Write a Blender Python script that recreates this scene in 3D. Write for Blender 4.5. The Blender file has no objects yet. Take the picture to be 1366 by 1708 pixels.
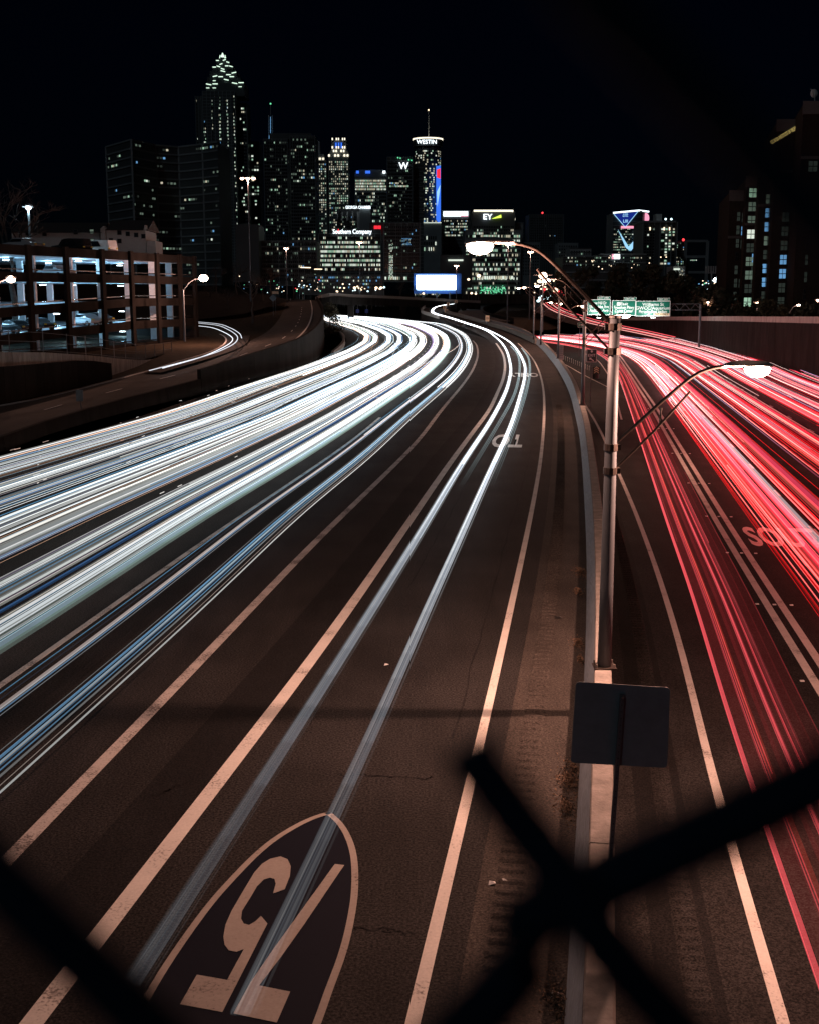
import bpy, math, random
from mathutils import Vector, Matrix
R = math.radians
rnd = random.Random(7)
sc = bpy.context.scene
col = sc.collection

# ------------------------------------------------------------------ camera, sky, moonlight, exposure
F, CH, PH = 2000.0, 7.6, math.atan(364/2000)
cam = bpy.data.cameras.new('camera'); co = bpy.data.objects.new('camera', cam); col.objects.link(co)
cam.sensor_fit = 'VERTICAL'; cam.sensor_height = 36; cam.sensor_width = 28.8
cam.lens = F/1708*36
cam.clip_start = 0.01; cam.clip_end = 6000
co.location = (0, 0, CH); co.rotation_euler = (math.pi/2-PH, 0, 0)
cam.dof.use_dof = True; cam.dof.focus_distance = 45; cam.dof.aperture_fstop = 10.5
sc.camera = co
w = bpy.data.worlds.new('World'); sc.world = w; w.use_nodes = True
nt = w.node_tree; nt.nodes.clear()
sky = nt.nodes.new('ShaderNodeTexSky'); sky.sky_type = 'NISHITA'; sky.sun_disc = False
sky.sun_elevation = R(20); sky.sun_rotation = R(200); sky.air_density = 1.6; sky.ozone_density = 4; sky.dust_density = .2
bg = nt.nodes.new('ShaderNodeBackground'); bg.inputs[1].default_value = 0.00012
ow = nt.nodes.new('ShaderNodeOutputWorld')
tint = nt.nodes.new('ShaderNodeVectorMath'); tint.operation = 'MULTIPLY'; tint.inputs[1].default_value = (.35, .8, 2.6)
nt.links.new(sky.outputs[0], tint.inputs[0]); nt.links.new(tint.outputs[0], bg.inputs[0]); nt.links.new(bg.outputs[0], ow.inputs[0])
moon = bpy.data.lights.new('moonlight', 'SUN'); moon.energy = 0.10; moon.angle = R(0.5); moon.color = (.75, .88, 1)
mo = bpy.data.objects.new('moonlight', moon); col.objects.link(mo); moon.energy = .11; mo.rotation_euler = (R(48), 0, R(-28))
sc.view_settings.view_transform = 'Standard'; sc.view_settings.look = 'None'
sc.view_settings.exposure = 0; sc.view_settings.gamma = 1; sc.view_settings.use_curve_mapping = False
cy = sc.cycles
cy.transparent_max_bounces = 32; cy.max_bounces = 5; cy.diffuse_bounces = 2; cy.glossy_bounces = 2
cy.transmission_bounces = 2; cy.volume_bounces = 0; cy.sample_clamp_indirect = 2.0; cy.sample_clamp_direct = 0
cy.use_denoising = True; cy.caustics_reflective = False; cy.caustics_refractive = False

# ------------------------------------------------------------------ pixel <-> place helpers
def ray(px, py):
    u = (px-683)/F; v = (py-854)/F
    return Vector((u, math.cos(PH)-v*math.sin(PH), -math.sin(PH)-v*math.cos(PH)))
def G(px, py, z=0.0):
    d = ray(px, py); t = (z-CH)/d.z
    return Vector((d.x*t, d.y*t, z))
def P(px, py, Y):
    d = ray(px, py); t = Y/d.y
    return Vector((d.x*t, Y, CH+d.z*t))

# ------------------------------------------------------------------ materials
M = {}
def _bsdf(name):
    m = bpy.data.materials.new(name); m.use_nodes = True; M[name] = m
    n = m.node_tree; n.nodes.clear()
    o = n.nodes.new('ShaderNodeOutputMaterial'); b = n.nodes.new('ShaderNodeBsdfPrincipled')
    n.links.new(b.outputs[0], o.inputs[0])
    return m, n, b
def mat(name, c, rough=.7, metal=0, var=.25, scale=3.0, bump=0.0, bscale=40, c2=None, spec=.5, stretch=None, lo=.3, hi=.7):
    m, n, b = _bsdf(name)
    tc = n.nodes.new('ShaderNodeTexCoord'); no = n.nodes.new('ShaderNodeTexNoise')
    no.inputs['Scale'].default_value = scale; no.inputs['Detail'].default_value = 6; no.inputs['Roughness'].default_value = .65
    src = tc.outputs['Object']
    if stretch:
        mp = n.nodes.new('ShaderNodeMapping'); mp.inputs['Scale'].default_value = stretch
        n.links.new(src, mp.inputs[0]); src = mp.outputs[0]
    n.links.new(src, no.inputs['Vector'])
    r = n.nodes.new('ShaderNodeValToRGB')
    r.color_ramp.elements[0].position = lo; r.color_ramp.elements[1].position = hi
    k = 1-var
    r.color_ramp.elements[0].color = (c[0]*k, c[1]*k, c[2]*k, 1)
    cc = c2 or [min(1, x*(1+var)) for x in c]
    r.color_ramp.elements[1].color = (*cc, 1)
    n.links.new(no.outputs[0], r.inputs[0]); n.links.new(r.outputs[0], b.inputs['Base Color'])
    b.inputs['Roughness'].default_value = rough; b.inputs['Metallic'].default_value = metal
    b.inputs['Specular IOR Level'].default_value = spec
    if bump:
        n2 = n.nodes.new('ShaderNodeTexNoise'); n2.inputs['Scale'].default_value = bscale; n2.inputs['Detail'].default_value = 4
        n.links.new(tc.outputs['Object'], n2.inputs['Vector'])
        bp = n.nodes.new('ShaderNodeBump'); bp.inputs['Strength'].default_value = bump; bp.inputs['Distance'].default_value = .02
        n.links.new(n2.outputs[0], bp.inputs['Height']); n.links.new(bp.outputs[0], b.inputs['Normal'])
    return m
def asphalt(name, base, speck=1.0):
    m, n, b = _bsdf(name)
    tc = n.nodes.new('ShaderNodeTexCoord')
    def noise(s, d=3, vec=None):
        x = n.nodes.new('ShaderNodeTexNoise'); x.inputs['Scale'].default_value = s; x.inputs['Detail'].default_value = d
        n.links.new(vec or tc.outputs['Object'], x.inputs['Vector']); return x.outputs[0]
    def rr(src, a, c, v0, v1):
        x = n.nodes.new('ShaderNodeMapRange'); x.inputs[1].default_value = a; x.inputs[2].default_value = c
        x.inputs[3].default_value = v0; x.inputs[4].default_value = v1; n.links.new(src, x.inputs[0]); return x.outputs[0]
    def mul(a, c):
        x = n.nodes.new('ShaderNodeMath'); x.operation = 'MULTIPLY'; n.links.new(a, x.inputs[0]); n.links.new(c, x.inputs[1]); return x.outputs[0]
    mp = n.nodes.new('ShaderNodeMapping'); mp.inputs['Scale'].default_value = (1, .12, 1)
    n.links.new(tc.outputs['Object'], mp.inputs[0])
    f = rr(noise(28, 2), .35, .68, 1-.6*speck, 1+1.0*speck)
    g = rr(noise(95, 1), .45, .70, 1, 1+1.3*speck)
    h = rr(noise(.35, 4), .3, .7, .72, 1.25)
    k = rr(noise(1.6, 4, mp.outputs[0]), .35, .65, .85, 1.12)
    t = mul(mul(f, g), mul(h, k))
    mx = n.nodes.new('ShaderNodeVectorMath'); mx.operation = 'SCALE'
    mx.inputs[0].default_value = base; n.links.new(t, mx.inputs['Scale'])
    n.links.new(mx.outputs[0], b.inputs['Base Color'])
    b.inputs['Roughness'].default_value = .85; b.inputs['Specular IOR Level'].default_value = .08
    bp = n.nodes.new('ShaderNodeBump'); bp.inputs['Strength'].default_value = .6; bp.inputs['Distance'].default_value = .008
    n.links.new(noise(45, 3), bp.inputs['Height']); n.links.new(bp.outputs[0], b.inputs['Normal'])
    return m
def paint(name, c, wear=.35):
    m, n, b = _bsdf(name)
    tc = n.nodes.new('ShaderNodeTexCoord')
    a = n.nodes.new('ShaderNodeTexNoise'); a.inputs['Scale'].default_value = 26; a.inputs['Detail'].default_value = 5
    a2 = n.nodes.new('ShaderNodeTexNoise'); a2.inputs['Scale'].default_value = 1.2; a2.inputs['Detail'].default_value = 4
    for x in (a, a2): n.links.new(tc.outputs['Object'], x.inputs['Vector'])
    ad = n.nodes.new('ShaderNodeMath'); ad.operation = 'ADD'; n.links.new(a.outputs[0], ad.inputs[0]); n.links.new(a2.outputs[0], ad.inputs[1])
    r = n.nodes.new('ShaderNodeValToRGB'); e = r.color_ramp.elements
    e[0].position = wear; e[0].color = (c[0]*.25, c[1]*.24, c[2]*.24, 1)
    e[1].position = wear+.10; e[1].color = (c[0]*.8, c[1]*.8, c[2]*.8, 1)
    x = e.new(min(.99, wear+.4)); x.color = (*c, 1)
    hf = n.nodes.new('ShaderNodeMath'); hf.operation = 'MULTIPLY'; hf.inputs[1].default_value = .5
    n.links.new(ad.outputs[0], hf.inputs[0]); n.links.new(hf.outputs[0], r.inputs[0]); n.links.new(r.outputs[0], b.inputs['Base Color'])
    b.inputs['Roughness'].default_value = .75; b.inputs['Specular IOR Level'].default_value = .06
    return m
def emat(name, c, s, sample=False):
    m = bpy.data.materials.new(name); m.use_nodes = True; M[name] = m
    n = m.node_tree; n.nodes.clear()
    o = n.nodes.new('ShaderNodeOutputMaterial'); e = n.nodes.new('ShaderNodeEmission')
    e.inputs[0].default_value = (*c, 1); e.inputs[1].default_value = s
    n.links.new(e.outputs[0], o.inputs[0])
    m.cycles.emission_sampling = 'AUTO' if sample else 'NONE'
    return m
def trailmat(name, additive):
    m = bpy.data.materials.new(name); m.use_nodes = True; M[name] = m
    n = m.node_tree; n.nodes.clear()
    o = n.nodes.new('ShaderNodeOutputMaterial'); e = n.nodes.new('ShaderNodeEmission')
    a = n.nodes.new('ShaderNodeAttribute'); a.attribute_name = 'glow'
    n.links.new(a.outputs['Color'], e.inputs[0]); e.inputs[1].default_value = 1
    if additive:
        t = n.nodes.new('ShaderNodeBsdfTransparent'); s = n.nodes.new('ShaderNodeAddShader')
        n.links.new(e.outputs[0], s.inputs[0]); n.links.new(t.outputs[0], s.inputs[1]); n.links.new(s.outputs[0], o.inputs[0])
    else: n.links.new(e.outputs[0], o.inputs[0])
    m.cycles.emission_sampling = 'NONE'
    return m

asphalt('asphalt', (.0175, .0165, .016)); asphalt('asphalt_dark', (.011, .0105, .0105), .8); asphalt('asphalt_far', (.045, .041, .038), .3)
asphalt('shoulder_concrete', (.040, .035, .031), .7)
paint('line_paint', (.84, .80, .74), .33); paint('line_worn', (.66, .62, .58), .39)
paint('shield_blue', (.008, .010, .018), .1); paint('digit_paint', (.42, .38, .34), .3)
mat('concrete', (.24, .22, .20), .85, var=.35, scale=4, bump=.4, bscale=25)
mat('barrier_face_headlit', (.34, .40, .45), .6, var=.30, scale=5, bump=.5, bscale=8, stretch=(1, .4, 3))  # pale blue-grey puts the headlight wash into the side's colour
mat('wall_concrete', (.022, .020, .019), .95, spec=.04, var=.45, scale=.6, bump=.3, bscale=9, stretch=(1, 1, .3))
mat('coping', (.34, .32, .30), .85, var=.5, scale=2, stretch=(1, 1, .2))
mat('garage_concrete', (.018, .0155, .0145), .95, spec=.03, var=.5, scale=.5, stretch=(1, 1, .3))
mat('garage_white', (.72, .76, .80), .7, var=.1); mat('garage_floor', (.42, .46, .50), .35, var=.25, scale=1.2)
mat('dead_grass', (.040, .031, .022), 1, spec=.03, var=.5, scale=1.5, bump=.5, bscale=20)
mat('dark_soil', (.010, .009, .008), 1, spec=.03, var=.4, scale=.6)
mat('galvanised', (.11, .125, .14), .6, metal=.35, var=.2, scale=6, stretch=(1, 1, .1))
mat('arm_steel', (.08, .065, .058), .45, metal=.7, var=.3, scale=9)
mat('fixture_grey', (.20, .20, .20), .5, var=.1)
mat('sign_back', (.15, .20, .23), .6, metal=.0, var=.15, scale=4)
mat('sign_green', (.0, .13, .085), .45, var=.06); mat('sign_dark', (.02, .045, .045), .5, var=.06)
mat('sign_white', (.8, .8, .78), .5, var=.03); mat('sign_cream', (.75, .55, .36), .5, var=.05); mat('sign_black', (.02, .02, .02), .5, var=.1)
mat('board_glow_blue', (.01, .045, .17), .8, var=.1); mat('sign_blue', (.02, .06, .3), .5, var=.05)
mat('fence_wire', (.010, .020, .034), .9, spec=.05, metal=0, var=.3, scale=60)
mat('brick', (.028, .021, .018), .95, spec=.03, var=.3, scale=2); mat('pale_trim', (.09, .088, .085), .85, var=.15)
mat('bark', (.055, .042, .035), .95, var=.4, scale=5); mat('leaf', (.035, .04, .025), .8, var=.4, scale=3, c2=(.075, .065, .035))
mat('dry_leaf', (.16, .10, .06), .9, var=.6, scale=30)
mat('tower_dark', (.07, .08, .085), .5, var=.2, scale=.05); mat('tower_grey', (.22, .25, .26), .7, var=.2, scale=.05)
mat('tower_pale', (.42, .44, .44), .8, var=.15, scale=.1); mat('tower_glass', (.02, .03, .045), .15, var=.2, scale=.05)
mat('dark_pane', (.012, .016, .02), .15, var=.2, scale=.2)
mat('house_wall', (.40, .39, .37), .85, var=.1); mat('house_roof', (.04, .035, .035), .9, var=.3)
mat('car_silver', (.55, .58, .60), .3, metal=.4, var=.03); mat('car_black', (.012, .012, .014), .2, var=.05); mat('car_white', (.75, .76, .78), .3, var=.03)
mat('car_glass', (.01, .012, .015), .08, var=.05); mat('rubber', (.015, .015, .015), .9, var=.1)
mat('bolt', (.3, .28, .26), .5, metal=.7)
mat('yellow_paint', (.6, .5, .05), .6, var=.05)
SOD = (1, .50, .36)
emat('sodium_lens', (1, .72, .55), 28); emat('sodium_far', (1, .62, .42), 9); emat('cool_lens', (.75, .93, 1), 16)
emat('win_green', (.62, 1, .72), .55); emat('win_warm', (1, .92, .68), .55); emat('win_dim', (.45, .62, .48), .22)
emat('win_blue', (.22, .55, 1), .6); emat('win_white', (.90, 1, .86), .9); emat('win_faint', (.3, .38, .32), .07)
emat('led_white', (.85, .95, 1), 2.2); emat('led_blue', (.05, .2, 1), 1.0); emat('led_warm', (1, .9, .7), 1.6); emat('led_red', (1, .03, .05), 1.2)
emat('led_crown', (.75, 1, .8), 1.4); emat('led_lime', (.7, 1, .1), 1.6); emat('screen_white', (.55, .80, 1), 9, True)
emat('poster_blue', (.01, .03, .28), .8); emat('poster_light', (.35, .7, 1), 1.1); emat('led_yellow', (1, .75, .25), .55); emat('led_pink', (1, .35, .5), 1.2)
emat('pt_warm', (1, .75, .5), 2.5); emat('pt_red', (1, .05, .06), 2.0); emat('pt_cool', (.7, .95, 1), 2.5); emat('pt_green', (.2, 1, .5), 1.0)
trailmat('trail_light', False); trailmat('trail_soft', True)

# ------------------------------------------------------------------ mesh builder
ORG = {}
class MB:
    def __init__(s): s.v = []; s.f = []; s.m = []; s.c = []; s.smooth = False
    def add(s, vs, fs, mi=0, c=None):
        b = len(s.v); s.v += [tuple(x) for x in vs]
        for q in fs:
            s.f.append([b+i for i in q]); s.m.append(mi); s.c.append(c)
        return s
    def box(s, c, size, rz=0, mi=0, rx=0, ry=0):
        hx, hy, hz = size[0]/2, size[1]/2, size[2]/2
        m = Matrix.Rotation(rz, 3, 'Z') @ Matrix.Rotation(ry, 3, 'Y') @ Matrix.Rotation(rx, 3, 'X')
        vs = [Vector(c)+m @ Vector((x*hx, y*hy, z*hz)) for x in (-1, 1) for y in (-1, 1) for z in (-1, 1)]
        return s.add(vs, [(0, 1, 3, 2), (4, 6, 7, 5), (0, 4, 5, 1), (2, 3, 7, 6), (0, 2, 6, 4), (1, 5, 7, 3)], mi)
    def bar(s, a, b, w, h, mi=0):
        a = Vector(a); b = Vector(b); d = (b-a).normalized()
        up = Vector((0, 0, 1)) if abs(d.z) < .95 else Vector((0, 1, 0))
        x = d.cross(up).normalized(); y = x.cross(d)
        vs = [p+x*(i*w/2)+y*(j*h/2) for p in (a, b) for i, j in ((-1, -1), (1, -1), (1, 1), (-1, 1))]
        return s.add(vs, [(0, 3, 2, 1), (4, 5, 6, 7), (0, 1, 5, 4), (1, 2, 6, 5), (2, 3, 7, 6), (3, 0, 4, 7)], mi)
    def tube(s, pts, r, n=8, mi=0, c=None, cap=True, flat=1.0, cols=None):
        pts = [Vector(p) for p in pts]; k = len(pts)
        if k < 2: return s
        b = len(s.v)
        for i, p in enumerate(pts):
            d = (pts[min(i+1, k-1)]-pts[max(i-1, 0)]).normalized()
            up = Vector((0, 0, 1)) if abs(d.z) < .9 else Vector((0, 1, 0))
            x = d.cross(up).normalized(); y = x.cross(d)
            rr = r[i] if isinstance(r, (list, tuple)) else r
            for j in range(n):
                a = 2*math.pi*(j+.5)/n
                s.v.append(tuple(p+x*(math.cos(a)*rr)+y*(math.sin(a)*rr*flat)))
        for i in range(k-1):
            cc = cols[i] if cols else c
            for j in range(n):
                s.f.append([b+i*n+j, b+i*n+(j+1) % n, b+(i+1)*n+(j+1) % n, b+(i+1)*n+j]); s.m.append(mi); s.c.append(cc)
        if cap:
            s.f.append([b+j for j in range(n)][::-1]); s.m.append(mi); s.c.append(cols[0] if cols else c)
            s.f.append([b+(k-1)*n+j for j in range(n)]); s.m.append(mi); s.c.append(cols[-1] if cols else c)
        return s
    def ball(s, c, rx, ry=None, rz=None, mi=0, n=10, k=6):
        ry = ry or rx; rz = rz or rx; b = len(s.v)
        for i in range(k+1):
            t = math.pi*i/k
            for j in range(n):
                a = 2*math.pi*j/n
                s.v.append((c[0]+rx*math.sin(t)*math.cos(a), c[1]+ry*math.sin(t)*math.sin(a), c[2]+rz*math.cos(t)))
        for i in range(k):
            for j in range(n):
                s.f.append([b+i*n+j, b+(i+1)*n+j, b+(i+1)*n+(j+1) % n, b+i*n+(j+1) % n]); s.m.append(mi); s.c.append(None)
        return s
    def strip(s, A, B, mi=0, rev=False):
        n = len(A); vs = [tuple(p) for p in A]+[tuple(p) for p in B]
        fs = [(i, n+i, n+i+1, i+1) for i in range(n-1)]
        return s.add(vs, fs, mi)
    def prism(s, poly, z0, z1, mi=0, off=None):
        n = len(poly); vs = [(p[0], p[1], z0) for p in poly]+[(p[0], p[1], z1) for p in poly]
        fs = [tuple(range(n))[::-1], tuple(range(n, 2*n))]+[(i, (i+1) % n, n+(i+1) % n, n+i) for i in range(n)]
        return s.add(vs, fs, mi)
    def poly(s, pts, mi=0): return s.add(pts, [tuple(range(len(pts)))], mi)
    def build(s, name, mats, parent=None, kind=None, smooth=False, loc=None):
        if isinstance(mats, str): mats = [mats]
        o_ = Vector((0, 0, 0))
        if parent is not None: o_ = ORG[parent.name]
        elif loc is not None: o_ = Vector(loc)
        me = bpy.data.meshes.new(name)
        me.from_pydata([(v[0]-o_.x, v[1]-o_.y, v[2]-o_.z) for v in s.v], [], s.f)
        for m in mats: me.materials.append(M[m])
        me.polygons.foreach_set('material_index', s.m)
        if smooth: me.polygons.foreach_set('use_smooth', [True]*len(s.f))
        if any(c is not None for c in s.c):
            at = me.attributes.new('glow', 'FLOAT_COLOR', 'FACE')
            flat = []
            for c in s.c: flat += [c[0], c[1], c[2], 1] if c else [1, 1, 1, 1]
            at.data.foreach_set('color', flat)
        me.update()
        o = bpy.data.objects.new(name, me); col.objects.link(o)
        if parent is not None: o.parent = parent
        elif loc is not None: o.location = loc
        ORG[o.name] = o_
        if kind: o['kind'] = kind
        return o
def tag(o, label, cat, group=None):
    o['label'] = label; o['category'] = cat
    if group: o['group'] = group
    return o
def thing(name, label, cat, loc=(0, 0, 0), group=None, rz=0):
    o = bpy.data.objects.new(name, None); col.objects.link(o); o.location = loc; o.rotation_euler = (0, 0, rz)
    o.empty_display_size = .2; ORG[o.name] = Vector(loc)
    return tag(o, label, cat, group)
def copy_tree(o, loc=None, rz=None, label=None, parent=None):
    c = o.copy(); col.objects.link(c); ORG[c.name] = ORG.get(o.name, Vector((0, 0, 0)))
    if parent is not None: c.parent = parent
    if loc is not None: c.location = loc; ORG[c.name] = Vector(loc)
    if rz is not None: c.rotation_euler = (0, 0, rz)
    if label: c['label'] = label
    for ch in list(o.children): copy_tree(ch, parent=c)
    return c
def text(s, size, name, mt, parent=None, mtx=None, extrude=.0, align='CENTER', sx=1, kind=None, bold=.012):
    cu = bpy.data.curves.new('tmp_text', 'FONT'); cu.body = s; cu.size = size; cu.align_x = align; cu.align_y = 'CENTER'
    cu.extrude = extrude; cu.resolution_u = 3; cu.offset = size*bold
    t = bpy.data.objects.new('tmp_text', cu); col.objects.link(t)
    dg = bpy.context.evaluated_depsgraph_get(); dg.update()
    me = bpy.data.meshes.new_from_object(t.evaluated_get(dg)); bpy.data.objects.remove(t); bpy.data.curves.remove(cu)
    me.name = name; me.materials.clear(); me.materials.append(M[mt])
    m = (mtx or Matrix.Identity(4)) @ Matrix.Diagonal((sx, 1, 1, 1))
    me.transform(m)
    o_ = ORG[parent.name] if parent is not None else Vector((0, 0, 0))
    me.transform(Matrix.Translation(-o_))
    o = bpy.data.objects.new(name, me); col.objects.link(o); ORG[o.name] = o_
    if parent is not None: o.parent = parent
    if kind: o['kind'] = kind
    return o
def facing(p, rz=0): # text matrix standing upright at p, facing -Y
    return Matrix.Translation(p) @ Matrix.Rotation(rz, 4, 'Z') @ Matrix.Rotation(math.pi/2, 4, 'X')

# ------------------------------------------------------------------ curves
def cr(pts, step=2.0):
    """smooth curve through points, resampled"""
    p = [Vector(a) for a in pts]
    p = [p[0]*2-p[1]]+p+[p[-1]*2-p[-2]]
    out = []
    for i in range(1, len(p)-2):
        p0, p1, p2, p3 = p[i-1:i+3]
        n = max(2, int((p2-p1).length/step))
        for k in range(n):
            t = k/n
            # centripetal-like damping through tangent scaling
            l = (p2-p1).length
            m1 = (p2-p0)/max(1e-6, (p2-p0).length)*l; m2 = (p3-p1)/max(1e-6, (p3-p1).length)*l
            h00 = 2*t**3-3*t*t+1; h10 = t**3-2*t*t+t; h01 = -2*t**3+3*t*t; h11 = t**3-t*t
            out.append(p1*h00+m1*h10+p2*h01+m2*h11)
    out.append(p[-2]); return out
def smooth(pts, it=6):
    q = [Vector(a) for a in pts]
    for _ in range(it):
        q = [q[0]]+[(q[i-1]+q[i]*2+q[i+1])/4 for i in range(1, len(q)-1)]+[q[-1]]
    return q
def ext(pts, back=0, fwd=0):
    p = [Vector(a) for a in pts]
    if back: p = [p[0]+(p[0]-p[1]).normalized()*back]+p
    if fwd: p = p+[p[-1]+(p[-1]-p[-2]).normalized()*fwd]
    return p
def normals(c):
    out = []
    for i in range(len(c)):
        d = c[min(i+1, len(c)-1)]-c[max(i-1, 0)]; d = Vector((d.x, d.y, 0)).normalized()
        out.append(Vector((d.y, -d.x, 0)))      # to the right of travel
    return out
def offset(c, d, dz=0):
    n = normals(c)
    return [p+n[i]*(d[i] if isinstance(d, list) else d)+Vector((0, 0, dz)) for i, p in enumerate(c)]
def hits(ref, guide, side):
    ns = normals(ref); out = []; prev = None
    for p, n in zip(ref, ns):
        n = n*side; best = None
        for a, b in zip(guide[:-1], guide[1:]):
            e = b-a; den = n.x*e.y-n.y*e.x
            if abs(den) < 1e-9: continue
            ap = a-p
            t = (ap.x*e.y-ap.y*e.x)/den; u = (ap.x*n.y-ap.y*n.x)/den
            if -1e-6 <= u <= 1+1e-6 and t > -1:
                if best is None or abs(t-(prev or t)) < abs(best-(prev or best)): best = t
        if best is None or best > 80: best = prev
        elif prev is not None: best = min(max(best, prev*.93), prev*1.07)
        if best is None: best = 0
        out.append(best); prev = best
    for _ in range(12): out = [out[0]]+[(out[i-1]+2*out[i]+out[i+1])/4 for i in range(1, len(out)-1)]+[out[-1]]
    return out
def L0(pts, z=0): return [G(x, y, z) for x, y in pts]

ZR = -2.8       # the southbound carriageway lies lower than the northbound one
C_ = smooth(cr(ext(L0([(690,1700),(752,1440),(816,1173),(845,1042),(871.5,923),(890,832.6),(902,759),(907,687),(905,646),(897,616),(884.5,594),(862.5,572),(840,553.7)]), 14)))
B_ = smooth(cr(ext(L0([(56,1705),(290,1400),(515,1110),(576,1025),(666.5,894),(748.5,775),(793.6,713.7),(815,685),(829,655),(838.5,632),(841.5,607),(836,586.6),(818.6,565),(796,553)]), 14)))
A_ = smooth(cr(ext(L0([(20,1428),(328,1110),(400,1035.5),(506.6,922.8),(613,820),(695,738),(734,686.6),(772,641),(789,615),(796.4,592),(794,575),(788,568)]), 18)))
RT = smooth(cr(ext([G(x, y, .65) for x, y in [(0,1322),(400,960),(482,873.6),(605,775),(687,697),(733,657),(764,628),(781,604),(787.8,584.4),(785.6,571),(777,558),(759,548),(733,539),(700,536),(640,530),(566.7,526)]], 20, 60)), 10)
LT = ext([G(x, y, .65) for x, y in [(0,768),(183,718),(256,700),(380,655.5),(512,611.5),(582,585),(608,570),(610.6,559),(595,550),(566.7,541)]], 80, 120)
BLc = smooth(cr(ext(L0([(939,1705),(966,1280),(973,1140),(978.5,969),(975,867),(970,778),(965,724),(957,687.7),(951,662),(943.8,643.7),(924,608.6),(897.7,578),(871,558),(845,547),(812,538)]), 14)), 10)

# ------------------------------------------------------------------ ground
def sheet(name, A, B, m, z=None, cols=1):
    mb = MB(); n = len(A)
    if z is not None: A = [(p[0], p[1], z) for p in A]; B = [(p[0], p[1], z) for p in B]
    mb.strip(A, B); return mb.build(name, m, kind='structure')
mb = MB(); mb.poly([(-2500, -60, -3.2), (2500, -60, -3.2), (2500, 5000, -3.2), (-2500, 5000, -3.2)])
mb.build('ground', 'dark_soil', kind='structure')
# northbound carriageway: slab from beyond the left shoulder to the median
wL = hits(RT, LT, -1)
base_ref = [Vector((p.x, p.y, 0)) for p in RT]
LS = offset(base_ref, [-(x+3.2) for x in wL])
mid = BLc; 
def near_on(c, p): return min(c, key=lambda q: (q.x-p.x)**2+(q.y-p.y)**2)
mb = MB()
idx = [i for i, p in enumerate(base_ref)]
mb.strip([(*p.xy, 0) for p in LS], [(*p.xy, 0) for p in base_ref])
# from the reference trail to the median
def lerp_curve(c, t):
    k = t*(len(c)-1); i = min(int(k), len(c)-2); return c[i].lerp(c[i+1], k-i)
def arcparam(c):
    s = [0]
    for a, b in zip(c[:-1], c[1:]): s.append(s[-1]+(b-a).length)
    return s
def resample(c, n):
    s = arcparam(c); out = []; j = 0
    for i in range(n):
        t = s[-1]*i/(n-1)
        while j < len(s)-2 and s[j+1] < t: j += 1
        out.append(c[j].lerp(c[j+1], (t-s[j])/max(1e-6, s[j+1]-s[j])))
    return out
cut = [p for p in base_ref if p.y < 245 and p.x > -10]
k0 = next(i for i, p in enumerate(base_ref) if p.y > 245)
ra = resample(base_ref[:k0], 160); rb = resample([p for p in BLc if p.y < 300], 160)
mb.strip([(*p.xy, 0) for p in ra], [(*p.xy, 0) for p in rb])
# far infill beyond the bend
far = base_ref[k0:]; e = rb[-1]
for a, b in zip(far[:-1], far[1:]): mb.add([(*a.xy, 0), (*e.xy, 0), (*b.xy, 0)], [(0, 1, 2)])
mb.build('northbound_road', 'asphalt', kind='structure')
# road patch (newer asphalt) beside the wide line
mb = MB(); mb.strip(offset(B_, -1.05, .004), offset(B_, -.08, .004)); mb.build('road_patch', 'asphalt_dark', kind='structure')
# painted lines
def line(name, c, wd, m='line_paint', z=.008, y0=-100, y1=1e9):
    c = [p for p in c if y0 <= p.y <= y1]; mb = MB()
    zz = c[0].z
    mb.strip(offset(c, -wd/2, z), offset(c, wd/2, z)); o = mb.build(name, m, kind='structure'); return o
line('edge_line', C_, .16); line('lane_line', B_, .26); line('lane_line', A_, .23, 'line_worn')
Z_ = offset(A_, -3.45); line('lane_line', Z_, .17, 'line_worn', y1=75)
for k in (7.0, 10.5, 14.0, 17.4):
    q = resample(offset(A_, -k), 150); mb = MB()
    for i in range(0, 146, 6): mb.strip(offset(q[i:i+3], -.07, .008), offset(q[i:i+3], .07, .008))
    mb.build('dashed_line', 'line_worn', kind='structure')
ck = random.Random(12)
def crack(name, a, b, wd, z, m='asphalt_dark', jig=.05, n=24):
    pts = [a.lerp(b, i/n)+Vector((ck.gauss(0, jig), ck.gauss(0, jig), 0)) for i in range(n+1)]
    pts = [Vector((p.x, p.y, z)) for p in pts]; ws = [wd*ck.uniform(.4, 1.3) for _ in pts]; mb = MB()
    mb.strip([p+q*(-x/2) for p, q, x in zip(pts, normals(pts), ws)], [p+q*(x/2) for p, q, x in zip(pts, normals(pts), ws)])
    return mb.build(name, m, kind='structure')
for c, o0, y0, y1 in ((A_, 1.6, 14, 40), (B_, 2.1, 12, 30), (C_, -.5, 18, 60), (B_, 1.2, 30, 70)):
    q = [p for p in offset(c, o0) if y0 < p.y < y1]; crack('tar_seam', q[0], q[-1], .035, .0065, jig=.025, n=40)
for x0, y0, x1, y1 in ((330, 1180, 470, 1200), (560, 1290, 720, 1300), (640, 1010, 760, 1016), (250, 1330, 330, 1300), (690, 1560, 560, 1540)):
    crack('tar_crack', G(x0, y0), G(x1, y1), .03, .0068, jig=.04)
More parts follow.
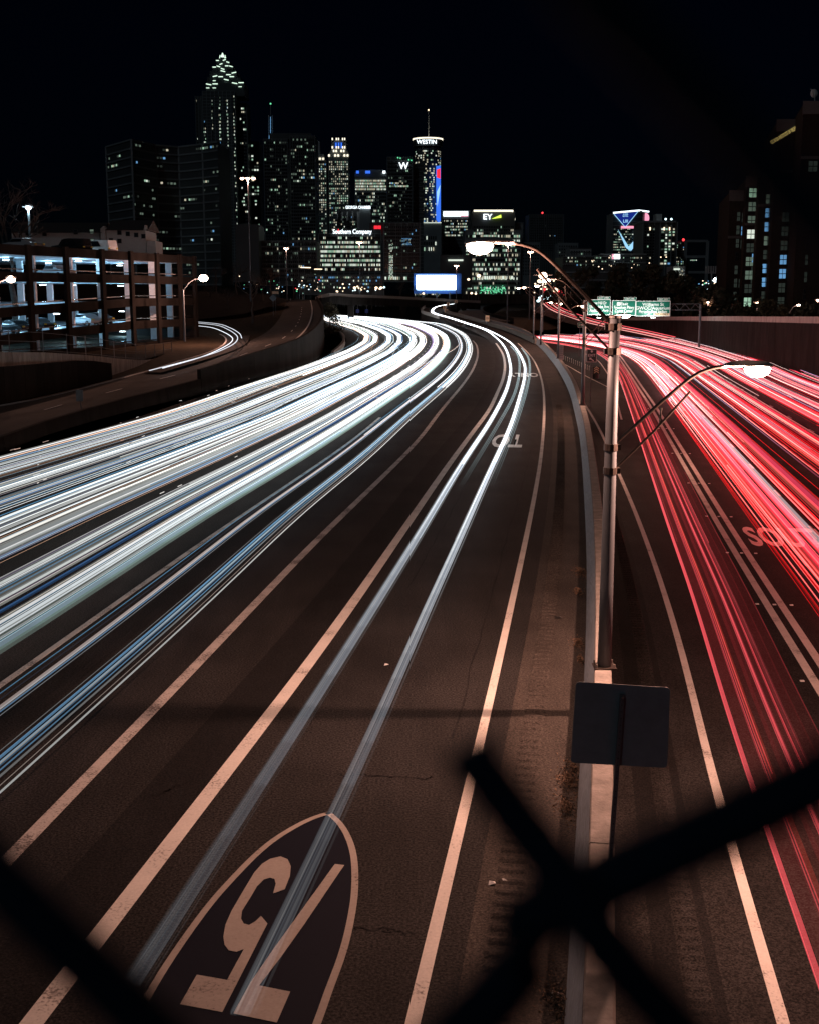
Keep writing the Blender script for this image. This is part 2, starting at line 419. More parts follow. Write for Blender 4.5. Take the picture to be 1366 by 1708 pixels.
# inner shoulder of concrete with rumble grooves
SB = smooth(cr(ext(L0([(758,1685),(797,1470),(866,1120),(894,972),(914.6,824),(922,726),(921,680),(915,650),(905,622)]), 14)), 6)
a = resample([p for p in SB if p.y < 110], 120); b = resample([p for p in BLc if p.y < 114], 120)
mb = MB(); mb.strip([q+Vector((0, 0, .005)) for q in a], [q.lerp(p, .0)+Vector((0, 0, .005)) for q, p in zip(offset(b, .02), b)])
mb.build('median_shoulder', 'shoulder_concrete', kind='structure')
def rumble(name, c, off, wd, m, y1, pitch=.30):
    c = resample([p for p in c if p.y < y1], int(arcparam([p for p in c if p.y < y1])[-1]/(pitch/6)))
    ns = normals(c); mb = MB(); A, Bq = [], []
    cross = (0, .12, .88, 1)
    rows = [[] for _ in cross]
    for i, p in enumerate(c):
        ph = i % 6; dz = (0, .0, .022, .03, .022, 0)[ph]
        for j, t in enumerate(cross):
            e = 0 if j in (0, 3) else dz
            rows[j].append(p+ns[i]*(off+wd*t)+Vector((0, 0, .008+e)))
    for j in range(3): mb.strip(rows[j], rows[j+1])
    return mb.build(name, m, kind='structure')
rumble('rumble_strip', SB, .22, .40, 'shoulder_concrete', 85)

# southbound carriageway, lower
E_ = smooth(cr(ext(L0([(1304.6,1704.6),(1226.6,1441),(1168,1222),(1150.8,1136.6),(1118,1024),(1101,969),(1070.6,884),(1043,816),(1026,778),(1012.6,744),(992,703),(973,672.6),(955,648)], ZR), 16)))
D_ = smooth(cr(ext(L0([(1360,1139),(1279.5,1008.6),(1206.7,889.7),(1153,797.5),(1108.6,720),(1084.8,678.6),(1065.5,649),(1043,614),(1025,590),(1005,578)], ZR), 30)))
T1 = smooth(cr(ext([G(x, y, ZR+.75) for x, y in [(1366,1631),(1309.5,1465.7),(1251,1309.6),(1187.6,1109.8),(1168,1026),(1129.4,922),(1090.8,806),(1058,705),(1036,640),(1027,620),(1011.7,600),(987,586),(940,575),(870,566),(800,561)]], 14)), 10)
T3 = ext([G(x, y, ZR+.75) for x, y in [(1366,668),(1280,630),(1220,600),(1158,580),(1096,565),(1000,558),(940,556),(865,555),(800,553)]], 150, 60)
wR = hits(T1, T3, 1)
t1b = [Vector((p.x, p.y, ZR)) for p in T1]
mb = MB(); a = resample([p for p in BLc], 120); 
mb.strip(offset([Vector((p.x, p.y, ZR)) for p in resample(t1b, 160)], -22), resample(t1b, 160))
mb.strip(t1b, offset(t1b, [x+9 for x in wR]))
mb.build('southbound_road', 'asphalt', kind='structure')
line('edge_line', E_, .19)
line('double_line', offset(D_, -.02), .25); line('double_line', offset(D_, .46), .25)
for i in (1, 2, 3, 4, 5):
    q = resample(offset(D_, .42+i*3.6), 120); mb = MB()
    for k in range(0, 118, 5): mb.strip(offset(q[k:k+2], -.07, .01), offset(q[k:k+2], .07, .01))
    mb.build('dashed_line', 'line_worn', kind='structure')
X1 = cr(L0([(1017.7,648),(971.6,624.8),(941,607.8),(905,592)], ZR)); line('edge_line', X1, .16)
X2 = cr(L0([(1036,700),(1022,648),(1017,631.6),(1009,618),(995.5,601),(975,590)], ZR)); line('edge_line', X2, .16)
# right-hand median shoulder with rumble grooves
mb = MB(); mb.strip(offset(E_, -1.75, .004), offset(E_, -.75, .004)); mb.build('lower_shoulder', 'asphalt_dark', kind='structure')  # darker asphalt stands in for the shade below the barrier
rumble('rumble_strip', E_, -1.35, .42, 'asphalt', 60)

# ------------------------------------------------------------------ median barrier and lower retaining face
NB = normals(BLc)
bar = thing('median_barrier', 'long concrete median barrier curving away between the two carriageways', 'barrier', (*BLc[0].xy, 0))
prof = [(0, 0), (.05, .10), (.13, .84), (.16, .87), (.42, .87), (.46, .84), (.50, ZR)]
seg = 24; n = len(BLc)
wr = random.Random(3)
lo_ = resample(BLc, 700); nlo = normals(lo_)
face = MB(); rows = []
for j in range(6):
    t = j/5
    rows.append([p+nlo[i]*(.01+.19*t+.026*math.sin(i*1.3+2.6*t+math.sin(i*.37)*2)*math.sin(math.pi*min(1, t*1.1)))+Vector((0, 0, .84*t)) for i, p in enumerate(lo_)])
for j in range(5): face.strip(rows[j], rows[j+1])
face.build('barrier_side', 'barrier_face_headlit', bar, smooth=True)
# top cast in lengths, each with its joint
lens = resample(BLc, 61)
for k in range(60):
    a, b = lens[k], lens[k+1]; na = normals([a, b])[0]
    g = (b-a).normalized()*.012
    mb = MB(); j1 = wr.uniform(-.006, .006)
    q = []
    for p in (a+g, b-g):
        q += [p+na*o+Vector((0, 0, z)) for o, z in ((.205, .5), (.205, .86+j1), (.225, .885+j1), (.49, .885+j1), (.515, .86+j1), (.53, ZR))]
    mb.add(q, [(i, i+1, i+7, i+6) for i in range(5)]+[tuple(range(6)), tuple(range(6, 12))[::-1], (5, 0, 6, 11)])
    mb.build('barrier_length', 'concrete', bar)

# ------------------------------------------------------------------ light trails
def trail(mb, c, i0, i1, r, colr, fade0=0.0, flat=.7, mi=0, n=4, curve=None, redden=False):
    c = c[i0:i1]
    if len(c) < 3: return
    cols = []
    for p in c:
        d = math.hypot(p.x, p.y)
        k = 1.0 if not curve else curve(d)
        w_ = min(1, max(.18, (d-50)/100)) if redden else 1      # close streaks were exposed more briefly: deeper red, less white
        cols.append((colr[0]*k, colr[1]*k*w_, colr[2]*k*w_))
    mb.tube(c, r, n=n, mi=mi, cols=cols, flat=flat)
def thin(c):   # fewer stations where straight
    out = []; 
    for i in range(0, len(c), 2): out.append(c[i])
    return out
refW = RT; wl = wL
nW = normals(refW)
def fam(ref, ns, wd, u, dz):
    return [p+ns[i]*(wd[i]*u)+Vector((0, 0, dz)) for i, p in enumerate(ref)]
tr = random.Random(11)
whiteA, whiteB = MB(), MB()
total = sum(wl[40:80])/40
def nearfade(d): return max(.13, min(1.6, .13+((max(d, 16)-16)/85)**1.2))
lanes = 5
def wcol():
    x = tr.random()
    if x < .72: return tr.choice([(.95, 1, .97), (1, 1, 1), (.9, .97, 1), (1, .98, .9)])
    if x < .87: return (.22, .60, 1)
    if x < .93: return (.12, .32, .75)
    return (1, .58, .38)
for k in range(335):
    ln = tr.choices(range(lanes), [0.0, 1.2, 1.1, 1.05, .75])[0]
    wheel = tr.choice((-.68, .68)); cu = (ln+.5)*3.42-.95+wheel+tr.gauss(0, .19)
    if ln == 0: cu = 1.05+wheel*1.35+tr.gauss(0, .10)-.15
    dz = tr.gauss(.02, .10)
    if cu < 0 or cu > total+.4: continue
    c = [p-nW[i]*(cu*(wl[i]/total))+Vector((0, 0, dz)) for i, p in enumerate(refW)]
    # slow weaving inside the lane
    am, fr, ph = tr.uniform(0, .22), tr.uniform(.008, .03), tr.uniform(0, 6)
    c = [p-nW[i]*am*math.sin(i*fr*2+ph) for i, p in enumerate(c)]
    i0, i1 = 0, len(c)
    if tr.random() < .25: i0 = tr.randint(0, 60)
    if tr.random() < .10: i1 = tr.randint(70, len(c))
    b = tr.choice([.22, .4, .8, 1.3, 2.4, 3.2]); cc = wcol(); r = tr.choice([.006, .009, .013, .018, .026, .038])
    if cc[2] > cc[0]*1.5: r = min(r, .022); b = max(.5, min(b, 1.2))
    if ln == 0: i0 = 0; r = min(r, .03)
    trail(whiteA, c, i0, i1, r, [x*b for x in cc], curve=nearfade)
# the sparse lane beside the buffer
for cu, r, b, cc, st in [(0, .018, 1.1, (1, 1, .97), 0), (.10, .007, .7, (1, .8, .7), 0), (1.45, .040, .85, (1, .80, .74), 0), (1.36, .012, .8, (.3, .6, 1), 0), (1.62, .012, .5, (.12, .12, .16), 0), (1.75, .010, .8, (.25, .6, .95), 0)]+[(tr.gauss(.42, .12), tr.choice([.008, .013, .02]), tr.choice([.4, .8, 1.3]), tr.choice([(.8, .95, 1), (1, 1, 1), (.55, .8, 1), (.3, .62, 1)]), tr.choice([0, 0, 4, 20])) for _ in range(15)]+[(tr.gauss(1.5, .12), tr.choice([.008, .014]), tr.choice([.5, 1.2]), (.95, .97, 1), tr.choice([10, 30, 40])) for _ in range(14)]+[(tr.gauss(.3, .15), .02, 1.6, (1, 1, 1), tr.choice([45, 60])) for _ in range(10)]:
    c = [p-nW[i]*(cu*(wl[i]/total)) for i, p in enumerate(refW)]
    trail(whiteA, c, st, len(c), r, [x*b for x in cc], curve=lambda d: max(.30, min(1.6, .25+(max(d, 16)-16)/70)))
# lane changers and broken glints
for k in range(9):
    u0 = tr.uniform(2, 13); u1 = u0+tr.choice((-3.4, 3.4)); s0 = tr.randint(10, 70); ln_ = tr.randint(25, 50)
    c = [p-nW[i]*(max(.2, u0+(u1-u0)*(lambda x: x*x*(3-2*x))(min(1, max(0, (i-s0)/ln_))))*(wl[i]/total)) for i, p in enumerate(refW)]
    trail(whiteA, c, 0, len(c), tr.choice([.006, .010]), [x*1.2 for x in tr.choice([(1, 1, 1), (1, .6, .4), (.5, .8, 1)])], curve=nearfade)
for k in range(150):
    u = tr.choice((tr.uniform(8, 15.5), tr.uniform(3, 15.5))); i = tr.randint(12, 46)
    a = refW[i]-nW[i]*(u*wl[i]/total); d = (refW[i+1]-refW[i]).normalized(); z_ = tr.uniform(.1, .7)
    a = a+Vector((0, 0, z_)); whiteA.tube([a, a+d*tr.uniform(.1, .7)+nW[i]*tr.gauss(0, .03)], .012, n=4, cols=[tr.choice([(.8, .5, .4), (.5, .35, .3), (.9, .85, .8)])]*2)
# broad soft bands (additive) that fill the lanes
for k in range(16):
    ln = tr.choices(range(lanes), [0.0, 1.4, 1.1, 1.0, .7])[0]; wheel = tr.choice((-.6, .6))
    cu = (ln+.5)*3.42-.95+wheel+tr.gauss(0, .25)
    if ln == 0: cu = .9+wheel*1.35
    if cu < .05 or cu > total: continue
    c = [p-nW[i]*(cu*(wl[i]/total))+Vector((0, 0, -.12)) for i, p in enumerate(refW)]
    trail(whiteB, thin(c), 0, 999, tr.uniform(.08, .24) if ln else .06, [x*tr.uniform(.08, .22) for x in (.93, .97, 1)], curve=lambda d: max(.22, min(1.5, (d-5)/80)), flat=.35)
o = whiteA.build('headlight_trails', 'trail_light', kind='stuff'); tag(o, 'dense white headlight streaks sweeping along the northbound lanes', 'light trails')
o = whiteB.build('soft_headlight_trails', 'trail_soft', kind='stuff'); tag(o, 'broad soft white glow bands between the northbound headlight streaks', 'light trails')

# the two streak pairs of the car in the inner lane, climbing to the ramp
def gz(lst): return [G(x, y, z+.65) for x, y, z in lst]
far_tail = [(810,549.5,.6),(779,539,1.1),(748,529,1.8),(728,523.5,2.2),(721,518.5,2.5),(728,511.5,3.2),(745,508,3.5),(769,505,3.8)]
hovL = smooth(cr(gz([(220,1640,0),(519,1177,0),(605,1041.7,0),(695,898,0),(769,775,0),(818,701,0),(842,655,0),(849,632,0),(851,612,0),(843,582.5,0),(830,566,.15)]+[(x-2, y+.6, z) for x, y, z in far_tail]), 1.5), 6)
hovR = smooth(cr(gz([(400,1690,0),(545,1385,0),(642,1177,0),(695,1054,0),(756.7,918.7,0),(810,800,0),(851,709.6,0),(868,655,0),(874,630,0),(874,608,0),(859,580,0),(843,566,.15)]+[(x+1, y, z) for x, y, z in far_tail]), 1.5), 6)
for c, lb in ((hovL, 'left streak bundle of white headlights in the lane beside the median'), (hovR, 'right streak bundle of white headlights in the lane beside the median')):
    c = [p for p in c if p.y > 9]
    t = thing('headlight_trail', lb, 'light trail', (*c[0].xy, 0), 'headlight streaks in the lane nearest the median')
    mb = MB(); ns = normals(c)
    for k in range(22):
        of = tr.gauss(0, .075); b = tr.choice([.2, .3, .45, .7]); i0 = tr.choice([0, 0, 0, 0, 6, 14, 24])
        cc = tr.choice([(1, 1, 1), (.9, .96, 1), (.65, .85, 1), (1, .98, .93)])
        q = [p+ns[i]*(of+.03*math.sin(i*.02+k))+Vector((0, 0, tr.uniform(-.04, .04)*0+.02*math.sin(k))) for i, p in enumerate(c)]
        trail(mb, q, i0, 9999, tr.choice([.004, .006, .009]) if k < 17 else .018, [x*b for x in cc], curve=lambda d: .025+1.1*min(1, max(0, (d-17)/60))**1.25)
    mb.build('sharp_streak', 'trail_soft', t)
    mb = MB()
    for of, r, b in ((0, .12, .035), (.05, .07, .04), (-.06, .05, .035)):
        trail(mb, offset(c, of), 0, 9999, r, (b*.85, b*.95, b*1.1), curve=lambda d: .22+7*min(1, max(0, (d-14)/70)), flat=.3)
    trail(mb, c, 60, 9999, .12, (.5, .52, .55), curve=lambda d: min(1, max(0, (d-60)/80)), flat=.5)
    mb.build('soft_glow', 'trail_soft', t)
# second pair, shorter, that changes lane further off
for lst, lb in (([(851,577,0),(862,590,0),(866,612,0),(858,655,0),(822,722,0),(770,808,0),(700,930,0),(600,1090,0)], 'pale cyan headlight streak that weaves inside the left bundle'),
            ([(869,580,0),(880,596,0),(883,618,0),(878,648,0),(862,700,0),(835,770,0),(788,880,0)], 'pale cyan headlight streak that weaves inside the right bundle')):
    c = smooth(cr(gz(lst)[::-1], 1.5), 4); mb = MB()
    for of in (0, .08, -.07): trail(mb, offset(c, of), 0, 9999, .016, [x*.5 for x in (.65, .9, .95)], curve=lambda d: min(1, max(0, (d-42)/70)))
    o = mb.build('headlight_trail', 'trail_soft'); tag(o, lb, 'light trail', 'headlight streaks in the lane nearest the median')

# red streaks
nR = normals(T1); redA, redB, redC = MB(), MB(), MB()
wRm = 13.5
tr = random.Random(5)
def rc():
    x = tr.random()
    if x < .50: return tr.choice([(1, .03, .055), (.85, .03, .05), (1, .07, .09)])
    if x < .68: return (1, .22, .24)
    if x < .94: return (1.7, 1.2, 1.1)
    return (.35, .38, .62)
def redfade(d): return max(.16, min(1.25, .10+((d-12)/75)))
for k in range(410):
    ln = tr.choices(range(6), [.10, 1.1, 1.5, 1.5, 1.1, .9])[0]
    wheel = tr.choice((-.62, .62))
    if ln == 0: u = tr.choice((.0, .95))+tr.gauss(0, .12)
    else: u = 3.1+(ln-.5)*3.5-.1+wheel+tr.gauss(0, .40)-(.45 if ln == 1 else 0)
    u = max(-.05, u); dz = tr.gauss(0, .12)
    am, fr, ph = tr.uniform(0, .15), tr.uniform(.008, .03), tr.uniform(0, 6)
    c = [p+nR[i]*(u*(1+(wR[i]/wRm-1)*min(1, u/6)*(1 if wR[i] > wRm else 0))+am*math.sin(i*fr*2+ph))+Vector((0, 0, dz)) for i, p in enumerate(T1)]
    i0, i1 = 0, len(c)
    x = tr.random()
    if ln and x < .45:
        i0 = tr.randint(0, 70); i1 = i0+tr.randint(6, 40)
    elif x < .7: i0 = tr.randint(5, 50)
    b = tr.choice([.35, .6, .9, 1.5]); r = tr.choice([.006, .010, .015, .022, .032])
    if ln == 0: r = min(r, .014); i0 = tr.randint(20, 60)
    trail(redC if ln == 1 else redA, c, i0, i1, r, [v*b for v in rc()], curve=redfade, redden=True)
for k in range(44):
    ln = tr.choices(range(6), [.25, 1.2, 1.4, 1.4, 1.0, .7])[0]; wheel = tr.choice((-.6, .6))
    u = (tr.choice((.05, .9)) if ln == 0 else 3.1+(ln-.5)*3.5+wheel)+tr.gauss(0, .22)
    c = [p+nR[i]*(max(0, u)*(1+(wR[i]/wRm-1)*min(1, u/6)*(1 if wR[i] > wRm else 0)))+Vector((0, 0, -.1)) for i, p in enumerate(T1)]
    q = tr.random(); cc = (.42, .03, .045) if q < .75 else ((.5, .22, .2) if q < .9 else (.10, .12, .17))
    if ln == 0: cc = (.22, .016, .02)
    trail(redB, thin(c), 0, 999, tr.uniform(.05, .22) if ln else .07, [v*tr.uniform(.35, .9) for v in cc], curve=lambda d: max(.3, min(1.4, (d-2)/55)), flat=.35)
for u, r, b in ((.25, .22, .02), (.55, .3, .012), (.95, .35, .02), (1.35, .3, .014), (1.7, .2, .01)):
    trail(redB, thin(offset(T1, u)), 0, 999, r, (b, b*.06, b*.08), curve=lambda d: min(2.5, .5+d/40), flat=.2)
for k in range(15):
    u = tr.choice((tr.gauss(.35, .12), tr.gauss(1.25, .2))); b = tr.choice([.05, .10, .22]); i0 = tr.choice([0, 0, 10, 20])
    trail(redB, offset(T1, u), i0, i0+tr.choice([30, 70, 999]), tr.choice([.005, .009, .014]), (b, b*.09, b*.11), curve=lambda d: min(2.5, .4+d/35), flat=.6)
o = redC.build('thin_taillight_trails', 'trail_soft', kind='stuff'); tag(o, 'see-through red streaks in the lane just right of the double white line', 'light trails')
o = redA.build('taillight_trails', 'trail_light', kind='stuff'); tag(o, 'dense red and pink taillight streaks along the southbound lanes', 'light trails')
o = redB.build('soft_taillight_trails', 'trail_soft', kind='stuff'); tag(o, 'broad soft red glow bands between the southbound taillight streaks', 'light trails')
# single strong streaks nearest the median on the southbound side
for of, b, r, lb in ((0, .5, .055, 'bright solid red taillight streak nearest the white edge line'), (.42, .35, .012, 'thin red taillight streak just right of the solid one'), (.95, .5, .03, 'faint red taillight streak just left of the double white line')):
    mb = MB(); c = offset(T1, of)
    trail(mb, c, 0, 9999, r, (b, b*.10, b*.12), curve=lambda d: min(1.0, .45+(d-10)/90))
    trail(mb, offset(T1, of-.05), 0, 9999, .012, (b, b*.12, b*.14), curve=lambda d: .5)
    o = mb.build('taillight_trail', 'trail_soft'); tag(o, lb, 'light trail', 'red streaks beside the median')
# the climbing exit road on the right, two pairs of streaks
sm = [(903,503,4.2),(912,512,3.4),(928,521,2.4),(950,529,1.2),(975,537,.2),(1010,545,-.6),(1060,555,-1.4),(1110,566,-2)]
for k, (dx, dy) in enumerate(((0, 0), (3, -2.2), (12, -1.5), (15, -4))):
    c = cr([G(x+dx, y+dy, z+.8) for x, y, z in sm][::-1], 6)
    mb = MB(); trail(mb, c, 0, 999, .16, (1.1, .12, .14) if k % 2 else (1.2, .5, .45), flat=.5)
    o = mb.build('taillight_trail', 'trail_light')
    tag(o, ('lowest', 'second lowest', 'second highest', 'highest')[k]+' of the four red streaks climbing to the exit road', 'light trail', 'red streaks climbing to the exit road')
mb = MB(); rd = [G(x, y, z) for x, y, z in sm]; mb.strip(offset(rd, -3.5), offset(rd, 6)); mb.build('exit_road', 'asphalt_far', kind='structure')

# ------------------------------------------------------------------ road lettering
def flat_text(s, size, corner_c, right, mt, sx, name='road_lettering', z=.009):
    # right: unit vector of reading direction on the ground
    r = Vector((*right, 0)).normalized(); u = Vector((-r.y, r.x, 0))
    m = Matrix(((r.x, u.x, 0, corner_c.x), (r.y, u.y, 0, corner_c.y), (0, 0, 1, corner_c.z+z), (0, 0, 0, 1)))
    return text(s, size, name, mt, mtx=m, sx=sx, kind='structure', bold=.03)
def dirat(c, y):
    i = min(range(1, len(c)-1), key=lambda k: abs(c[k].y-y)); d = c[i+1]-c[i-1]; return d.normalized()
p = G(846, 734); d = dirat(C_, p.y); flat_text('TO', 7.5, p, (-d.y, d.x), 'line_paint', .15)
p = G(872, 625); d = dirat(C_, p.y); flat_text('ONLY', 7.5, p, (-d.y, d.x), 'line_paint', .14)
p = G(1322, 898, ZR); d = dirat(D_, p.y-2); flat_text('SOUTH', 5.6, p, (d.y, -d.x), 'line_paint', .21)
# interstate shield
def gp(lst, ox=220, oy=1340, s=3.415, z=0): return [G(ox+x/s, oy+y/s, z) for x, y in lst]
tip = (1127, 50)
right = [(1127,50),(1180,90),(1225,145),(1262,220),(1285,310),(1292,410),(1288,540),(1270,660),(1243,790),(1200,930),(1150,1060),(1085,1250),(1010,1430),(940,1560)]
left = [(1127,50),(1040,75),(960,110),(870,160),(760,235),(650,335),(550,440),(450,550),(350,680),(250,820),(150,970),(45,1150),(-60,1340),(-130,1500)]
Rp = smooth(cr(gp(right), .15), 2); Lp = smooth(cr(gp(left), .15), 2)
Rr = resample(Rp, 70); Ll = resample(Lp, 70)
mb = MB(); mb.strip([v+Vector((0, 0, .012)) for v in Ll], [v+Vector((0, 0, .012)) for v in Rr]); sh = mb.build('shield_field', 'shield_blue', kind='structure')
mb = MB(); mb.strip(offset(Rr, 0, .016), offset(Rr, .09, .016)); mb.strip(offset(Ll, -.09, .016), offset(Ll, 0, .016)); mb.build('shield_border', 'digit_paint', kind='structure')
five = [(277,1152),(373,983),(545,1014),(640,838),(600,853),(555,845),(530,812),(524,765),(535,700),(570,620),(640,500),(700,400),(745,350),(790,322),(850,308),(890,325),(908,365),(903,420),(873,497),(806,520),(822,465),(815,438),(790,430),(755,440),(715,480),(680,540),(630,620),(625,665),(640,692),(670,700),(705,680),(738,648),(775,692),(720,800),(518,1197)]
seven = [(580,1205),(680,1025),(810,835),(900,710),(1158,352),(1212,358),(985,695),(850,885),(728,1045),(905,1080),(828,1257)]
def fill(lst, name, z=.018):
    from mathutils.geometry import tessellate_polygon
    pts = gp(lst); tris = tessellate_polygon([pts]); mb = MB()
    mb.add([v+Vector((0, 0, z)) for v in pts], [tuple(t) for t in tris]); return mb.build(name, 'digit_paint', kind='structure')
fill(five, 'road_numeral'); fill(seven, 'road_numeral')
# reflective markers beside the double line
for k, yy in enumerate((23, 28.5, 34.5, 40.5, 48, 57, 68, 80)):
    i = min(range(len(D_)), key=lambda q: abs(D_[q].y-yy*1.37)); p = D_[i]; nn = normals(D_)[i]
    for j, of in enumerate((-.35, .22, .78)):
        q = p+nn*of; mb = MB(); mb.box((q.x, q.y, ZR+.02), (.11, .08, .03))
        o = mb.build('road_marker', 'sign_white', loc=(q.x, q.y, ZR)); tag(o, ('left', 'middle', 'right')[j]+' white stud of the '+('nearest', 'second nearest', 'third nearest', 'fourth nearest', 'fifth', 'sixth', 'seventh', 'farthest')[k]+' row of studs at the double white line', 'road stud', 'reflective studs at the double line')

# ------------------------------------------------------------------ double-arm light poles on the median
def point(name, p, e, c, r=.12, parent=None, spot=None):
    l = bpy.data.lights.new(name, 'SPOT' if spot else 'POINT'); l.energy = e; l.color = c; l.shadow_soft_size = r
    if spot: l.spot_size = R(spot); l.spot_blend = .5
    o = bpy.data.objects.new(name, l); col.objects.link(o)
    if parent is not None: o.parent = parent; o.location = Vector(p)-ORG[parent.name]
    else: o.location = p
    return o
POLE_W = 1500
def make_pole(loc, label):
    t = thing('light_pole', label, 'street light', loc, 'double-armed light poles on the median barrier')
    b = Vector(loc)
    mb = MB(); mb.tube([b+Vector((0, 0, z)) for z in (.03, 1.5, 3, 4.6, 6.3)], [.125, .118, .11, .103, .095], n=20); mb.build('pole', 'galvanised', t, smooth=True)
    mb = MB(); mb.tube([b+Vector((0, 0, 6.3)), b+Vector((0, 0, 6.34))], .105, n=16); mb.build('pole_cap', 'fixture_grey', t)
    mb = MB(); mb.box(b+Vector((0, 0, .015)), (.40, .36, .03)); pl = mb.build('base_plate', 'arm_steel', t)
    for sx in (-1, 1):
        for sy in (-1, 1):
            mb = MB(); mb.tube([b+Vector((sx*.16, sy*.14, .03)), b+Vector((sx*.16, sy*.14, .10))], .02, n=6); mb.build('bolt', 'bolt', pl)
    for sd, z in ((-1, 6.15), (1, 4.05)):
        pts = [Vector((0, 0, z)), Vector((.5, 0, z+.42)), Vector((1.0, 0, z+.84)), Vector((1.35, 0, z+1.12)), Vector((1.65, 0, z+1.31)), Vector((1.95, 0, z+1.40)), Vector((2.15, 0, z+1.42))]
        hx = -.33 if sd < 0 else -.16       # arm reach differs a little between the two sides
        pts = [Vector((v.x*(2.12+hx)/2.15, v.y, v.z)) for v in pts]
        q = [b+Vector((sd*v.x, 0, v.z)) for v in cr(pts, .12)]
        mb = MB(); mb.tube(q, .032, n=10); mb.build('arm', 'arm_steel', t, smooth=True)
        mb = MB(); mb.tube([b+Vector((sd*.05, 0, z-.42)), b+Vector((sd*.75, 0, z+.28)), b+Vector((sd*1.36, 0, z+.98))], .022, n=8)
        mb.tube([b+Vector((sd*.85, 0, z+.40)), b+Vector((sd*.87, 0, z+.70))], .02, n=6)
        mb.build('brace', 'arm_steel', t)
        for zz in (z, z-.42):
            mb = MB(); mb.tube([b+Vector((0, 0, zz-.06)), b+Vector((0, 0, zz+.06))], .125, n=12); mb.box(b+Vector((sd*.13, 0, zz)), (.08, .09, .10)); mb.build('clamp', 'arm_steel', t)
        # cobra head: tapered housing and drop lens
        hb = MB(); rows = []
        for x, wy, hz, zc in ((2.10, .04, .04, 0), (2.2, .08, .06, .01), (2.42, .12, .075, .02), (2.6, .16, .075, .02), (2.78, .16, .07, .015), (2.90, .12, .05, .0), (2.94, .05, .02, -.01)):
            rows.append([(b.x+sd*(x+hx), b.y+wy*math.cos(a), b.z+z+1.43+zc+hz*math.sin(a)*(1 if math.sin(a) > 0 else .6)) for a in [2*math.pi*i/12 for i in range(12)]])
        vs = [v for r_ in rows for v in r_]; fs = []
        for i in range(len(rows)-1):
            for j in range(12): fs.append((i*12+j, i*12+(j+1) % 12, (i+1)*12+(j+1) % 12, (i+1)*12+j))
        fs += [tuple(range(12)), tuple(range((len(rows)-1)*12, len(rows)*12))]
        hb.add(vs, fs); h = hb.build('luminaire', 'fixture_grey', t, smooth=True)
        mb = MB(); mb.ball((b.x+sd*(2.68+hx), b.y, b.z+z+1.37), .235, .17, .15); mb.build('lens', 'sodium_lens', h, smooth=True)
        point('lamp_light', (b.x+sd*(2.68+hx), b.y, b.z+z+1.14), POLE_W*(2.7 if sd > 0 else 1.25), SOD, .1, t)
    return t
ppx = [(1007, 1113), (970.5, 676), (930, 598), (901, 575), (889, 566)]
base = G(1007, 1113, .885)
plab = ['nearest double-armed light pole standing on the median barrier, full height in front', 'second double-armed light pole along the median, before the green exit sign', 'third light pole along the median, beside the grey cabinet', 'fourth light pole along the median, a thin dark line', 'farthest of the thin light poles along the curving median']
proto = make_pole(tuple(base), plab[0])
for (x, y), lb in zip(ppx[1:], plab[1:]):
    p = G(x, y, .885); c_ = copy_tree(proto, tuple(p), label=lb)
    for ch in c_.children:
        if ch.type == 'LIGHT': ch.data = ch.data.copy(); ch.data.energy *= .45     # lamps further on dimmed to keep the far road dark

# sign seen from behind, on a perforated post
sb = G(1016, 1440, .885); Ys = sb.y
t = thing('road_sign', 'square grey sign seen from behind on a thin perforated post above the barrier', 'sign', tuple(sb))
tl, trr, br, bl = P(960, 1137, Ys), P(1117, 1147, Ys), P(1112, 1281, Ys), P(951, 1272, Ys)
def rounded(quad, r=.05, n=4):
    out = []
    for i in range(4):
        a, b_, c_ = quad[i-1], quad[i], quad[(i+1) % 4]
        d1 = (a-b_).normalized()*r; d2 = (c_-b_).normalized()*r
        for k in range(n+1):
            u = k/n; out.append((b_+d1)*(1-u)**2+b_*2*u*(1-u)+(b_+d2)*u*u)
    return out
q = rounded([tl, trr, br, bl]); nq = len(q)
mb = MB(); mb.add(q+[v+Vector((0, .006, 0)) for v in q], [tuple(range(nq)), tuple(range(nq, 2*nq))[::-1]]+[(i, (i+1) % nq, nq+(i+1) % nq, nq+i) for i in range(nq)]); pn = mb.build('sign_panel', 'sign_back', t)
top = P(1037, 1158, Ys-.03); a = Vector((sb.x, sb.y-.03, .885))
mb = MB(); mb.bar(a, top, .05, .05); ps = mb.build('post', 'galvanised', t)
mb = MB()
for k in range(26):
    p = a.lerp(top, (k+.5)/26); mb.tube([p+Vector((0, -.026, 0)), p+Vector((0, -.030, 0))], .009, n=6)
mb.build('hole_row', 'sign_black', ps)
for f_ in (.42, .62, .82):
    pass
mb = MB(); mb.tube([top+Vector((0, -.03, -.03)), top+Vector((0, -.05, -.03))], .014, n=8); mb.build('bolt', 'bolt', ps)
mb = MB(); mb.box((sb.x, sb.y, .90), (.16, .14, .02)); mb.build('base_plate', 'arm_steel', t)

